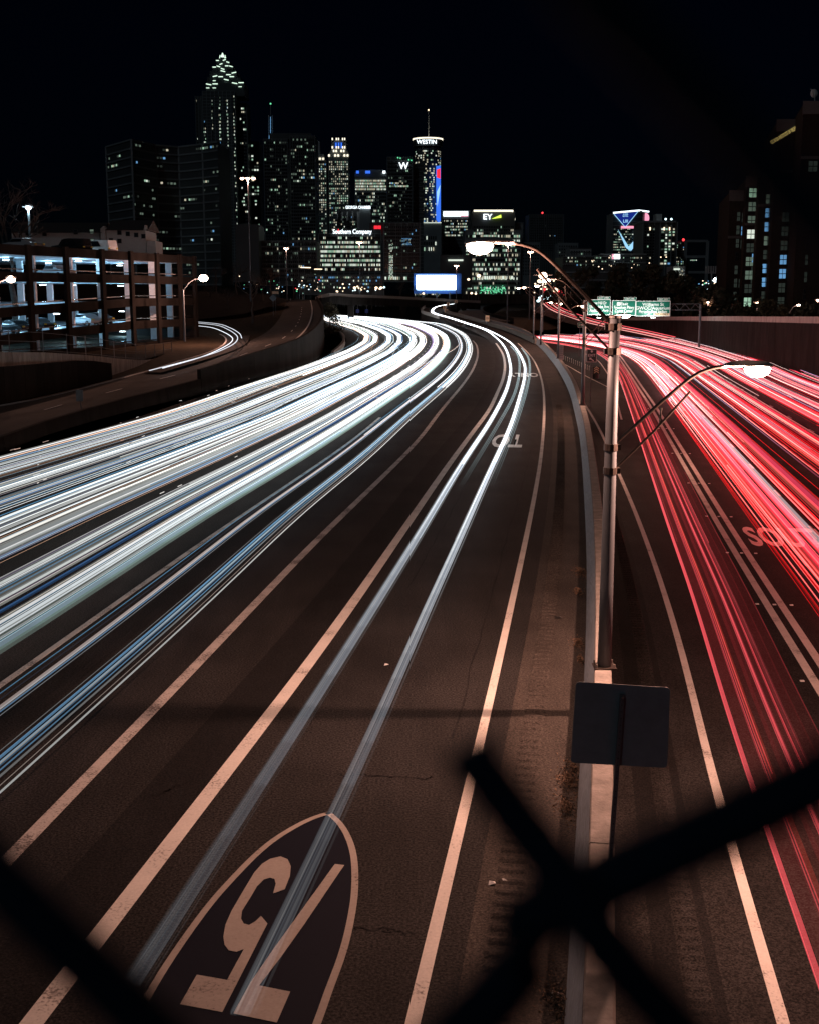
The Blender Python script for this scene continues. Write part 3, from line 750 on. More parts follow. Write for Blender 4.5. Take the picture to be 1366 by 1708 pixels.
# ------------------------------------------------------------------ left: ramp, loop road, banks, garage, walls
rr_px = [(-120,775,0),(0,735,.2),(75,708,.2),(227,664,.4),(318,641,.6),(386,618,1.0),(454,596,1.6),(499,579,2.1),(524,560,2.8),(535,540,3.4),(537,522,4.4),(532,508,5.2),(528,501,5.8)]
ramp_R = cr([G(*p) for p in rr_px], 3)
rl_px = [(-180,698,.2),(0,676,.2),(127,648,.25),(272,612,.6),(370,588,1.2),(415,570,1.6),(447,553,2.2),(466,532,3.2),(474,515,4.2),(478,503,5.4),(480,497,6.0)]
ramp_L = cr([G(*p) for p in rl_px], 3)
NRP = 90
RR = resample(ramp_R, NRP); RL = resample(ramp_L, NRP)
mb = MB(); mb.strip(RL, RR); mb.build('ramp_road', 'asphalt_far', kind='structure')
def bank(name, top, drop, m):
    mb = MB(); mb.strip(top, [Vector((p.x, p.y, drop)) for p in top]); return mb.build(name, m, kind='structure')
# parapet along the ramp's right edge: low dark wall near, lit parapet farther
rw = thing('ramp_wall', 'long concrete retaining wall and parapet carrying the curved ramp road', 'wall', (*RR[0].xy, 0))
segs = resample(ramp_R, 41)
for k in range(40):
    a, b = segs[k], segs[k+1]; nn = normals([a, b])[0]; g = (b-a).normalized()*.02
    hgt = .25 if a.y < 92 else 1.0
    mb = MB(); q = []
    for p in (a+g, b-g):
        q += [p+nn*.02+Vector((0, 0, 0)), p+nn*.02+Vector((0, 0, hgt)), p+nn*.32+Vector((0, 0, hgt)), Vector((*(p+nn*.40).xy, -.3)), Vector((*(p+nn*.02).xy, -.3))]
    mb.add(q, [(0, 1, 6, 5), (1, 2, 7, 6), (2, 3, 8, 7), (3, 4, 9, 8), (4, 0, 5, 9), (0, 4, 3, 2, 1), (5, 6, 7, 8, 9)])
    mb.build('wall_panel', 'wall_concrete', rw)
# ramp lines
line('edge_line', [p+Vector((0, 0, .02)) for p in offset([q for q in ramp_L if q.y > 150], 1.2)], .2)
line('edge_line', [p+Vector((0, 0, .02)) for p in offset([q for q in ramp_R if 112 < q.y], -1.6)], .2)
cen = resample([a.lerp(b, .55) for a, b in zip(RL, RR)][:55], 120)
mb = MB()
for k in range(2, 116, 7): mb.strip(offset(cen[k:k+3], -.07, .03), offset(cen[k:k+3], .07, .03))
mb.build('dashed_line', 'line_paint', kind='structure')
mb = MB(); q = [p for p in offset(RL, .35, .02) if p.y < 130]; mb.strip(offset(q, -.3), offset(q, .3)); mb.build('edge_line', 'line_worn', kind='structure')
# loop road
lo = [(327,533,2.6),(365,537,2.5),(395,545,2.3),(415,556,2.0),(414,571,1.65),(395,583,1.4),(345,600,1.1),(270,622,.7)]
li = [(327,552,2.2),(345,553,2.1),(365,557,2.0),(378,566,1.8),(372,577,1.5),(345,590,1.2),(300,603,.9),(240,622,.55)]
LO = resample(cr([G(*p) for p in lo], 3), 50); LI = resample(cr([G(*p) for p in li], 3), 50)
mb = MB(); mb.strip([p+Vector((0, 0, .05)) for p in LO], [p+Vector((0, 0, .05)) for p in LI]); mb.build('loop_road', 'asphalt_far', kind='structure')
mb = MB(); mb.strip(offset(LI, -.1, .07), offset(LI, .12, .07)); mb.build('edge_line', 'line_worn', kind='structure')
for lst, lb, dim in (([(327,536.5,2.5),(363,540,2.4),(385,547,2.3),(400,556,2.0),(404,564,1.8)], 'upper blue-white headlight streak on the loop road', 1),
    ([(327,538.5,2.5),(360,542,2.4),(380,549,2.3),(396,560,2),(396,568,1.7),(383,578,1.5),(345,593,1.2),(250,618,.6)], 'middle white headlight streak round the loop road', 1),
    ([(327,543,2.4),(352,546,2.3),(372,553,2.1),(388,563,1.9),(387,570,1.7),(370,581,1.5),(335,596,1.1),(272,614,.7)], 'lower white headlight streak round the loop road', 1.4)):
    mb = MB(); trail(mb, cr([G(x, y, z+.6) for x, y, z in lst], 2), 0, 999, .065, (.9*dim, .95*dim, 1.05*dim), flat=.5)
    o = mb.build('headlight_trail', 'trail_light'); tag(o, lb, 'light trail', 'headlight streaks on the loop road')
# terrain left of the ramp: rises away from its edge
mb = MB(); rowsT = [RL]
for dx, dz in ((6, .15), (14, .3), (30, .6), (60, .9), (120, 1.6), (300, 3)):
    rowsT.append([Vector((p.x-dx, p.y+dx*.15, p.z-.12+dz*(.4 if p.y < 120 else 1))) for p in RL])
rowsT[0] = [p+Vector((0, 0, -.02)) for p in rowsT[0]]
for a, b in zip(rowsT[:-1], rowsT[1:]): mb.strip(b, a)
mb.build('grass_bank', 'dead_grass', kind='structure')
lastL, lastR = RL[-1], RR[-1]

# bridge crossing beyond, continuing from the top of the ramp
t = thing('bridge', 'dark girder bridge crossing over the freeway behind the bend', 'bridge', (-30, 420, 0))
TB = cr([lastR+Vector((.0, 0, 0)), P(545, 495, 330), P(580, 496, 350), P(640, 498, 370), P(720, 502, 395), P(800, 506, 410)], 6)
TBt = [Vector((p.x, p.y, p.z)) for p in TB]
mb = MB(); mb.strip(TBt, [p+Vector((0, 12, 0)) for p in TBt]); mb.build('deck', 'asphalt_far', t)
pr = resample(TBt, 31)
for k in range(30):
    a, b = pr[k], pr[k+1]; mb = MB(); mb.bar(a+Vector((0, 0, .45)), b+Vector((0, 0, .45)), .35, .9); mb.build('parapet_length', 'concrete', t)
mb = MB()
for a, b in zip(pr[:-1], pr[1:]):
    mb.bar(a+Vector((0, .6, -1.15)), b+Vector((0, .6, -1.15)), .5, 1.9)
    mb.bar(a+Vector((0, .3, -.05)), b+Vector((0, .3, -.05)), .9, .25)
mb.build('girder', 'wall_concrete', t)
mb = MB()
for p in resample(TBt, 80): mb.box((p.x, p.y+.3, p.z-1.15), (.12, .1, 1.8))
o = mb.build('girder_stiffener', 'wall_concrete', t, kind='stuff')
for u in (.30, .62, .93):
    p = lerp_curve(pr, u); mb = MB(); mb.box((p.x, p.y+6, (p.z-2.1-3)/2), (1.6, 6, p.z-2.1+3)); mb.build('pier', 'wall_concrete', t)
# embankment under the bridge's far end, terrain behind
def patch(name, pts, m):
    from mathutils.geometry import delaunay_2d_cdt
    v = [Vector(p) for p in pts]
    r_ = delaunay_2d_cdt([p.xy for p in v], [], [], 0, 1e-4)
    mb = MB(); vs = [(q.x, q.y, v[r_[3][i][0]].z) for i, q in enumerate(r_[0])]
    mb.add(vs, [tuple(f) for f in r_[2]]); return mb.build(name, m, kind='structure')
patch('far_ground', [(-900, 520, 2), (900, 520, 2), (-900, 900, 4.5), (900, 900, 4.5), (-900, 4500, 6), (900, 4500, 6), (-900, 470, -3.1), (900, 470, -3.1)], 'dark_soil')
# ramp of the inner lane, climbing to the bridge level
rc_ = smooth(cr([G(x, y, z) for x, y, z in [(856,574,.0),(838,563,.1)]+[(x, y+1, z) for x, y, z in far_tail]], 3), 4)
mb = MB(); mb.strip(offset(rc_, -3.2), offset(rc_, 3.4)); mb.build('climbing_ramp', 'asphalt', kind='structure')
mb = MB(); a_ = offset(rc_, 3.4); mb.strip(a_, [Vector((*p.xy, -3)) for p in offset(rc_, 4.2)]); a_ = offset(rc_, -3.2); mb.strip(a_, [Vector((*p.xy, -3)) for p in offset(rc_, -4)]); mb.build('ramp_side', 'wall_concrete', kind='structure')
t = thing('ramp_parapet', 'pale concrete parapet on the outer side of the climbing inner-lane ramp', 'barrier', (*rc_[0].xy, 0))
q = resample(offset(rc_, 3.4), 31)
for a, b in zip(q[:-1], q[1:]): mb = MB(); mb.bar(a+Vector((0, 0, .42)), b+Vector((0, 0, .42)), .3, .84); mb.build('parapet_length', 'concrete', t)
t = thing('ramp_parapet', 'pale concrete parapet on the inner side of the climbing inner-lane ramp', 'barrier', (*rc_[0].xy, 0))
q = resample([p for p in offset(rc_, -3.2) if p.y > 290], 21)
for a, b in zip(q[:-1], q[1:]): mb = MB(); mb.bar(a+Vector((0, 0, .42)), b+Vector((0, 0, .42)), .3, .84); mb.build('parapet_length', 'concrete', t)
# second, outer curved slip road seen right of it
c2 = smooth(cr([G(860,508,3.2), G(820,509,3.0), G(795,513,2.6), G(784,520,1.9), G(795,528,1.2), G(830,536,.6)], 4), 3)
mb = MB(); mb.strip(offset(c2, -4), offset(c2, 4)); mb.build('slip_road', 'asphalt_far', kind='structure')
t = thing('slip_wall', 'curved low concrete wall round the dark slip road beyond the bend', 'wall', (*c2[0].xy, 0))
q = resample(offset(c2, -4), 25)
for a, b in zip(q[:-1], q[1:]): mb = MB(); mb.bar(a+Vector((0, 0, .1)), b+Vector((0, 0, .1)), .3, 1.5); mb.build('wall_panel', 'wall_concrete', t)
patch('grass_embankment', [G(812,536,.2), G(845,545,.2), G(868,553,-1), G(905,549,-2.6), G(950,545,-2.8), G(990,545,-2.8), G(940,528,-.5), G(905,515,2.2), G(870,508,3.2), G(845,509,3.0), G(835,520,2.0), G(815,528,1.0), G(885,530,1.0)], 'dead_grass')
# left shoulder kerb of the bend
t = thing('kerb_wall', 'curved low kerb wall beside the dark shoulder at the left of the bend', 'wall', (*G(575,565,0).xy, 0))
q = resample(cr([G(556,596,0), G(572,580,0), G(573,566,0), G(560,556,0), G(546,550,0)], 3), 15)
for a, b in zip(q[:-1], q[1:]): mb = MB(); mb.bar(a+Vector((0, 0, .35)), b+Vector((0, 0, .35)), .35, .9); mb.build('kerb_length', 'concrete', t)

# ---- parking garage
cols_px = [(-75, 112), (-10, 118), (50, 124), (112, 130), (172, 136.5), (220, 143), (263, 149.5), (301, 156), (325, 162)]
cp = [Vector(((px-683)/2033*Y, Y, 0)) for px, Y in cols_px]
gar = thing('parking_garage', 'four-storey concrete parking garage with cool white lit decks and a curved front', 'building', (*cp[4].xy, 0))
SL = [1.3, 3.95, 6.6, 9.25, 11.9]
inn = Vector((-31, 9, 0))     # towards the back
lit = random.Random(2)
for i in range(len(cp)-1):
    a, b = cp[i], cp[i+1]
    slope = .22 if i in (1, 2, 3, 4) else 0
    for k, z in enumerate(SL):
        dz = slope*(i-1) if k in (1, 2, ) else 0
        if k in (1, 2): za, zb = z-.9+.22*min(4, max(0, i-1)), z-.9+.22*min(4, max(0, i))
        else: za = zb = z
        mb = MB()
        d = (b-a).normalized(); nn = Vector((d.y, -d.x, 0))
        q = []
        for p, zz in ((a, za), (b, zb)):
            q += [p+Vector((0, 0, zz-.45)), p+Vector((0, 0, zz+.50)), p-nn*.25+Vector((0, 0, zz+.50)), p-nn*.25+Vector((0, 0, zz-.45))]
        mb.add(q, [(0, 1, 5, 4), (1, 2, 6, 5), (2, 3, 7, 6), (3, 0, 4, 7), (0, 3, 2, 1), (4, 5, 6, 7)])
        mb.build('spandrel', 'garage_concrete', gar)
        if k < 4:
            mb = MB(); mb.bar(a+Vector((0, 0, za+.78))-nn*.1, b+Vector((0, 0, zb+.78))-nn*.1, .08, .10); mb.build('rail', 'car_black', gar)
        # slab / ceiling
        mb = MB(); q = []
        for p, zz in ((a, za), (b, zb)):
            q += [p-nn*.25+Vector((0, 0, zz)), p+inn+Vector((0, 0, zz)), p+inn+Vector((0, 0, zz-.35)), p-nn*.25+Vector((0, 0, zz-.35))]
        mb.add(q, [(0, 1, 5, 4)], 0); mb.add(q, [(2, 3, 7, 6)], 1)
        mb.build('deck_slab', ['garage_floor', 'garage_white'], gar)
    for k in range(4):
        m_ = a.lerp(b, .80)+inn*.10
        mb = MB(); mb.box((m_.x, m_.y, SL[k]+1.2), (.75, .6, 2.3)); mb.build('inner_column', 'garage_white', gar)
        m_ = a.lerp(b, .3)+inn*.5
        mb = MB(); mb.box((m_.x, m_.y, SL[k]+1.2), (.7, .6, 2.3)); mb.build('inner_column', 'garage_white', gar)
for p in cp:
    mb = MB(); mb.box((p.x+.1, p.y, 6.5), (.35, .75, 12.0), rz=-.25); mb.build('column', 'garage_concrete', gar)
mb = MB(); mb.strip([p+inn+Vector((0, 0, 0)) for p in cp], [p+inn+Vector((0, 0, 12)) for p in cp]); mb.build('back_wall', 'garage_concrete', gar)
e0 = cp[-1]; mb = MB(); mb.add([e0, e0+inn, e0+inn+Vector((0, 0, 3)), e0+Vector((0, 0, 3))], [(0, 1, 2, 3)]); mb.build('end_wall', 'garage_concrete', gar)
for i, k, f_ in ((1, 3, .3), (1, 2, .3), (1, 1, .4), (2, 3, .3), (2, 2, .3), (2, 1, .3), (3, 3, .3), (3, 1, .25), (4, 3, .15), (4, 2, .3), (4, 1, .25), (5, 3, .4), (5, 2, .3), (5, 0, .3), (6, 1, .3), (4, 0, .2), (3, 0, .4), (7, 2, .3), (7, 1, .3), (7, 0, .3), (6, 3, .3), (2, 0, .3), (6, 2, .3), (7, 3, .3)):
    p = cp[i].lerp(cp[i+1], .5)+inn*f_
    mb = MB(); mb.box((p.x, p.y, SL[k+1]-.62 if k not in (0, 1) else SL[k+1]-1.3), (.7, .18, .06)); f = mb.build('ceiling_light', 'cool_lens', gar)
    point('ceiling_lamp', (p.x, p.y, (SL[k+1]-.85 if k not in (0, 1) else SL[k+1]-1.5)), 420, (.36, .72, 1), .25, gar)
# cars
def make_car(name, label, mt, loc, rz, group='parked cars', lights=False, van=False):
    t = thing(name, label, 'car', loc, group, 0)
    L_, W_, H1, H2 = 4.5, 1.8, .80, (1.45 if not van else 1.75)
    prof_ = [(-2.25, .35), (-2.22, .75), (-1.95, .92), (-1.35, .98), (-.75, H2-.06), (.0, H2), (.75, H2-.05), (1.25, 1.0), (1.95, .86), (2.22, .68), (2.25, .35)]
    if van: prof_ = [(-2.25, .35), (-2.25, 1.0), (-2.1, H2-.05), (-.2, H2), (.5, H2-.05), (1.05, 1.05), (2.0, .95), (2.2, .75), (2.25, .35)]
    o0 = Vector(loc)
    def sec(y, k): return [o0+Vector((x, y, .35+(z-.35)*k)) for x, z in prof_]
    n = len(prof_); mb = MB(); vs = []
    for y, k, in ((-.9, .93), (-.78, 1.0), (.78, 1.0), (.9, .93)):
        vs += [o0+Vector((x*(1 if abs(y) < .8 else .985), y*(1 if z < 1.0 else (.84 if abs(y) > .8 else .82)), z if z < 1 or abs(y) < .8 else z-.05)) for x, z in prof_]
    fs = []
    for r_ in range(3):
        for i in range(n-1): fs.append((r_*n+i, r_*n+i+1, (r_+1)*n+i+1, (r_+1)*n+i))
    fs += [tuple(range(n)), tuple(range(3*n, 4*n))[::-1]]
    mb.add(vs, fs); body = mb.build('body', mt, t, smooth=False)
    # windows
    for sd in (-1, 1):
        mb = MB(); yy = sd*.80
        mb.add([o0+Vector((x, yy*(1.06 if z < 1.1 else 1.0), z)) for x, z in ((-1.15, 1.02), (-.70, H2-.14), (.65, H2-.14), (1.1, 1.02))], [(0, 1, 2, 3)]); mb.build('side_window', 'car_glass', t)
        for wx in (-1.4, 1.4):
            mb = MB(); mb.tube([o0+Vector((wx, sd*.72, .33)), o0+Vector((wx, sd*.93, .33))], .33, n=16); wh = mb.build('wheel', 'rubber', t)
            mb = MB(); mb.tube([o0+Vector((wx, sd*.93, .33)), o0+Vector((wx, sd*.945, .33))], .20, n=12); mb.build('rim', 'galvanised', wh)
        mb = MB(); mb.box(o0+Vector((2.22, sd*.62, .68)), (.1, .35, .14)); mb.build('headlight', 'pt_warm' if lights else 'sign_white', t)
        mb = MB(); mb.box(o0+Vector((-2.23, sd*.65, .78)), (.08, .3, .14)); mb.build('tail_light', 'led_red' if lights else 'yellow_paint', t)
    mb = MB(); mb.add([o0+Vector((x, y, z)) for x, y, z in ((1.22, -.68, 1.04), (1.22, .68, 1.04), (.80, .6, H2-.10), (.80, -.6, H2-.10))], [(0, 1, 2, 3)]); mb.build('windscreen', 'car_glass', t)
    t.rotation_euler = (0, 0, rz); return t
def gpos(i, f_, k, back=.12):
    p = cp[i].lerp(cp[i+1], f_)+inn*back; z = SL[k]
    if k in (1, 2): z = SL[k]-.9+.22*min(4, max(0, i-1+f_))
    return (p.x, p.y, z+.01)
fa = math.atan2((cp[4]-cp[3]).y, (cp[4]-cp[3]).x)
make_car('parked_car', 'silver sedan on the second lit deck of the garage', 'car_silver', gpos(4, .75, 1, .16), fa+1.2)
make_car('parked_car', 'black car on the second deck, left of the silver sedan in the garage', 'car_black', gpos(2, .7, 1, .16), fa+1.3)
make_car('parked_car', 'dark sedan just right of the silver sedan in the garage', 'car_black', gpos(5, .3, 1, .18), fa+1.25)
make_car('parked_car', 'pale car on the top covered deck of the garage', 'car_silver', gpos(3, .45, 3, .10), fa+1.3)
make_car('parked_car', 'black car on the second deck behind the third garage column', 'car_black', gpos(3, .35, 1, .17), fa+1.3)
make_car('parked_car', 'white car parked on the open garage roof', 'car_white', gpos(4, .6, 4, .08), fa+1.4, van=True)
make_car('parked_car', 'dark pickup-sized car on the open garage roof, left of the white car', 'car_black', gpos(3, .9, 4, .10), fa+1.5, van=True)
make_car('parked_car', 'silver car at the left end of the garage roof', 'car_silver', gpos(2, .6, 4, .10), fa+1.5)
# retaining walls and wire fence in front of the garage
gw = thing('retaining_wall', 'stained concrete retaining wall below the garage at the left edge', 'wall', (*G(0, 660, .3).xy, 0))
wp = [P(-120, 583, 80), P(0, 587, 87), P(60, 587, 91), P(110, 590, 96), P(165, 594, 104), P(195, 598, 110), P(250, 600, 124), P(300, 590, 140), P(335, 572, 158)]
wt = resample(cr(wp, 3), 19)
for a, b in zip(wt[:-1], wt[1:]):
    g = (b-a).normalized()*.02; a = a+g; b = b-g
    mb = MB(); nn = normals([a, b])[0]
    q = []
    for p in (a, b): q += [p, p-nn*.35, Vector((*(p-nn*.35).xy, -.2)), Vector((*p.xy, -.2))]
    mb.add(q, [(0, 1, 5, 4), (1, 2, 6, 5), (2, 3, 7, 6), (3, 0, 4, 7), (0, 3, 2, 1), (4, 5, 6, 7)]); mb.build('wall_panel', 'coping', gw)
lw = thing('retaining_wall', 'lower dark concrete wall in front of the stained garage wall', 'wall', (*G(0, 660, .3).xy, 0))
w2 = resample([P(-120, 622, 76), P(0, 612, 82), P(145, 600, 99), P(187, 606, 104)], 9)
for a, b in zip(w2[:-1], w2[1:]):
    g = (b-a).normalized()*.02; a = a+g; b = b-g; mb = MB(); nn = normals([a, b])[0]; q = []
    for p in (a, b): q += [p, p-nn*.35, Vector((*(p-nn*.35).xy, -.2)), Vector((*p.xy, -.2))]
    mb.add(q, [(0, 1, 5, 4), (1, 2, 6, 5), (2, 3, 7, 6), (3, 0, 4, 7), (0, 3, 2, 1), (4, 5, 6, 7)]); mb.build('wall_panel', 'wall_concrete', lw)
gf = thing('wire_fence', 'wire mesh fence with steel posts standing on the garage retaining wall', 'fence', tuple(wt[3]))
fpts = resample(wt[:14], 14)
for p in fpts:
    mb = MB(); mb.tube([p+Vector((-.15, 0, 0)), p+Vector((-.15, 0, 1.6))], .035, n=6); mb.build('post', 'galvanised', gf)
mb = MB()
for h in (.15, .8, 1.5): mb.tube([p+Vector((-.15, 0, h)) for p in fpts], .02, n=4)
mb.build('rail', 'galvanised', gf)
# terrace the garage stands on
patch('garage_terrace', [tuple(p-Vector((0, 0, p.z-1.15)))for p in wt[::2]]+[tuple(wt[-1]*1)[:2]+(1.16,)]+[(-90, 80, 1.2), (-120, 200, 1.2), (-30, 185, 1.2), (-60, 150, 1.2)], 'dark_soil')

# white house on the rise behind the garage
def house():
    Y = 215
    t = thing('house', 'long white two-storey house with a dark gabled roof behind the garage', 'house', tuple(P(130, 430, Y)))
    def bx(p0, p1, yt, yb, Yf, dep, mt, nm):
        a = P(p0, yt, Yf); b = P(p1, yb, Yf)
        mb = MB(); mb.box(((a.x+b.x)/2, Yf+dep/2, (a.z+b.z)/2), (b.x-a.x, dep, a.z-b.z)); return mb.build(nm, mt, t)
    bx(20, 168, 388, 425, Y, 9, 'house_wall', 'wall'); bx(168, 178, 381, 425, Y-.6, 9, 'house_wall', 'gable_wall'); bx(178, 245, 384, 425, Y-.3, 9, 'house_wall', 'wall'); bx(245, 261, 402, 425, Y-.5, 6, 'house_wall', 'annex')
    for p0, p1, yy in ((20, 168, 388), (178, 245, 384)):
        a = P(p0-2, yy, Y-.8); b = P(p1+2, yy, Y-.8); mb = MB()
        q = [a, b, b+Vector((0, 5.3, 2.0)), a+Vector((0, 5.3, 2.0)), a+Vector((0, 10.5, 0)), b+Vector((0, 10.5, 0))]
        mb.add(q, [(0, 1, 2, 3), (3, 2, 5, 4), (0, 3, 4), (1, 5, 2), (0, 4, 5, 1)]); mb.build('roof', 'house_roof', t)
    a = P(168, 382, Y-.9); b = P(178, 382, Y-.9); c = P(173, 377, Y-.9); mb = MB(); mb.add([a, b, c, a+Vector((0, 9, 0)), b+Vector((0, 9, 0)), c+Vector((0, 9, 0))], [(0, 1, 2), (3, 5, 4), (0, 2, 5, 3), (1, 4, 5, 2)]); mb.build('gable', 'house_wall', t)
    a = P(240, 384, Y-.5); b = P(248, 384, Y-.5); c = P(242, 375, Y-.5); mb = MB(); mb.add([a, b, c, a+Vector((0, 9, 0)), b+Vector((0, 9, 0)), c+Vector((0, 9, 0))], [(0, 1, 2), (3, 5, 4), (0, 2, 5, 3), (1, 4, 5, 2)]); mb.build('gable', 'house_wall', t)
    for x, y, m_ in ((47, 389, 'dark_pane'), (75, 390, 'dark_pane'), (127, 387, 'dark_pane'), (154, 386, 'win_dim'), (200, 388, 'dark_pane'), (214, 390, 'dark_pane'), (228, 392, 'dark_pane'), (240, 394, 'dark_pane'), (127, 402, 'win_warm'), (155, 402, 'win_dim'), (186, 401, 'dark_pane'), (200, 402, 'dark_pane')):
        p = P(x, y, Y-.36 if x > 178 else Y-.06); mb = MB(); mb.box(p, (.75, .12, .8)); f = mb.build('window', 'pale_trim', t)
        mb = MB(); mb.box(p+Vector((0, -.08, 0)), (.6, .06, .65)); mb.build('pane', m_, f)
house()
patch('house_hill', [(-120, 190, 9), (-52, 200, 7), (-52, 260, 9), (-140, 260, 13), (-120, 174, 4), (-38, 176, 3), (-30, 220, 4), (-28, 290, 6), (-140, 420, 12), (-60, 420, 10)], 'dark_soil')

# ------------------------------------------------------------------ right: wall, gantry, signs
wrp = [(1500,690,524),(1366,640,528),(1290,616,528),(1220,597,527.5),(1127,570,528),(1060,558,529),(1030,551,529.5),(990,545,531)]
W_ = [(G(x, y, ZR), yt) for x, y, yt in wrp]
wall_b = [g for g, _ in W_]; wall_t = [P(x, yt, g.y) for (x, y, yt), (g, _) in zip(wrp, W_)]
rb_ = []; rt_ = []
for (a, b, c, d) in zip(wall_b[:-1], wall_b[1:], wall_t[:-1], wall_t[1:]):
    n_ = max(1, int((b-a).length/6))
    for k in range(n_): rb_.append(a.lerp(b, k/n_)); rt_.append(c.lerp(d, k/n_))
rb_.append(wall_b[-1]); rt_.append(wall_t[-1])
t = thing('retaining_wall', 'tall dark retaining wall with a pale coping along the southbound side', 'wall', tuple(wall_b[1]))
for i in range(len(rb_)-1):
    a, b, c, d = rb_[i], rb_[i+1], rt_[i], rt_[i+1]; g = (b-a).normalized()*.02
    nn = normals([a, b])[0]
    q = []
    for p, u in ((a+g, c+g), (b-g, d-g)): q += [p, Vector((p.x, p.y, u.z-.8)), Vector((p.x, p.y, u.z-.8))+nn*.4, p+nn*.4]
    mb = MB(); mb.add(q, [(0, 1, 5, 4), (1, 2, 6, 5), (2, 3, 7, 6), (3, 0, 4, 7), (0, 3, 2, 1), (4, 5, 6, 7)]); mb.build('wall_panel', 'wall_concrete', t)
    q = []
    for p, u in ((a+g, c+g), (b-g, d-g)):
        q += [Vector((p.x, p.y, u.z-.8))-nn*.1, Vector((p.x, p.y, u.z))-nn*.1, Vector((p.x, p.y, u.z))+nn*.4, Vector((p.x, p.y, u.z-.8))+nn*.4]
    mb = MB(); mb.add(q, [(0, 1, 5, 4), (1, 2, 6, 5), (2, 3, 7, 6), (3, 0, 4, 7), (0, 3, 2, 1), (4, 5, 6, 7)]); mb.build('coping_length', 'coping', t)
mb = MB(); mb.strip([p+Vector((.3, .2, -.5)) for p in rt_], [Vector((p.x+300, p.y+60, p.z)) for p in rt_]); mb.build('upper_ground', 'dark_soil', kind='structure')

def panel_sign(t, x0, x1, y0, y1, Y, face, border='sign_white', thick=.12, bw=.10):
    a = P(x0, y0, Y); b = P(x1, y1, Y); c = (a+b)/2; wd, hg = b.x-a.x, a.z-b.z
    mb = MB(); mb.box((c.x, Y+thick/2, c.z), (wd, thick, hg)); s_ = mb.build('sign_panel', border, t)
    mb = MB(); mb.box((c.x, Y-.012, c.z), (wd-2*bw, .02, hg-2*bw)); mb.build('sign_face', face, s_)
    return s_, c, wd, hg
YG = 222
gt = thing('sign_gantry', 'overhead gantry with three green exit signs above the southbound lanes', 'sign gantry', tuple(P(1080, 560, YG)))
gt.location.z = ZR; ORG[gt.name] = Vector(gt.location)
def sign_text(s_, lines, cx, zs, Y, size, m='sign_white', sx=1):
    for tx, z in zip(lines, zs): text(tx, size, 'lettering', m, s_, facing((cx, Y-.03, z)), sx=sx)
for x0, x1, y0, y1, lines, tab, tx0, tx1 in ((979.5, 1017, 499.5, 525.5, ['Jesse Hill Dr', 'JW Dobbs Ave', 'Auburn Ave'], 'EXIT 248D', 996, 1017),
        (1020.5, 1059, 501, 526.5, ['East', 'Freedom Pkwy', 'Carter Center'], 'EXIT 248C', 1040, 1060.5),
        (1060, 1116.5, 502, 527.5, ['Williams St', 'GWCC/Aquarium', 'Mercedes-Benz Stadium'], 'EXIT 249C', 1096, 1116.5)):
    s_, c, wd, hg = panel_sign(gt, x0, x1, y0, y1, YG, 'sign_green')
    zs = [c.z+hg*.27, c.z+.0+hg*.03, c.z-hg*.20]
    for tx, z in zip(lines, zs):
        sz = .78; text(tx, sz, 'lettering', 'sign_white', s_, facing((c.x, YG-.035, z)), extrude=.01, sx=min(1.1, (wd-.5)/(len(tx)*sz*.52)))
    if lines[0] == 'East':
        mb = MB(); mb.box((c.x-1.0, YG-.03, c.z+hg*.27), (.6, .02, .6)); mb.build('route_marker', 'sign_white', s_)
    text('\u2197', .9, 'arrow', 'sign_white', s_, facing((c.x-.4*(wd > 5), YG-.035, c.z-hg*.37)), extrude=.01) if False else None
    ax = c.x-(.8 if wd > 5 else 0); az = c.z-hg*.37
    mb = MB(); mb.bar((ax-.25, YG-.03, az-.2), (ax+.15, YG-.03, az+.15), .02, .13); mb.add([(ax-.02, YG-.035, az+.27), (ax+.27, YG-.035, az+.27), (ax+.27, YG-.035, az-.02)], [(0, 1, 2)]); mb.build('arrow', 'sign_white', s_)
    if wd > 5:
        mb = MB(); mb.box((c.x+wd*.25, YG-.03, c.z-hg*.38), (wd*.46, .03, hg*.17)); pl = mb.build('exit_only_plate', 'sign_cream', s_)
        text('EXIT \u2197 ONLY', .5, 'lettering', 'sign_black', s_, facing((c.x+wd*.25, YG-.06, c.z-hg*.38)), extrude=.005, sx=.8)
    s2, c2_, w2_, h2_ = panel_sign(gt, tx0, tx1, y0-5.2, y0-.3, YG, 'sign_green', bw=.05)
    text(tab, .42, 'lettering', 'sign_white', s2, facing((c2_.x, YG-.035, c2_.z)), extrude=.01, sx=min(1.2, (w2_-.2)/(9*.42*.6)))
mb = MB()
a = P(975, 507, YG+.8); b = P(1168, 507, YG+.8)
for dz in (0, -1.1):
    for dy in (0, .9): mb.bar(a+Vector((0, dy, dz)), b+Vector((0, dy, dz)), .12, .12)
n_ = 22
for k in range(n_):
    p = a.lerp(b, k/n_); q = a.lerp(b, (k+1)/n_); mb.bar(p+Vector((0, 0, 0 if k % 2 else -1.1)), q+Vector((0, 0, -1.1 if k % 2 else 0)), .07, .07)
mb.build('truss', 'galvanised', gt)
for x in (975, 1168):
    p = P(x, 507, YG+1.2); mb = MB(); mb.tube([Vector((p.x, p.y, ZR)), p], .22, n=10); mb.build('gantry_post', 'galvanised', gt)
for x in (998, 1040, 1088):    # lamps that light the sign faces from below
    p = P(x, 530, YG-2.2); mb = MB(); mb.box(p, (.9, .3, .15)); f = mb.build('sign_lamp', 'fixture_grey', gt)
    mb = MB(); mb.bar(p, (p.x, YG+.8, p.z+.3), .06, .06); mb.build('lamp_bracket', 'fixture_grey', f)
    l = point('sign_light', tuple(p+Vector((0, -.2, .25))), 800, (.9, 1, .95), .3, gt)

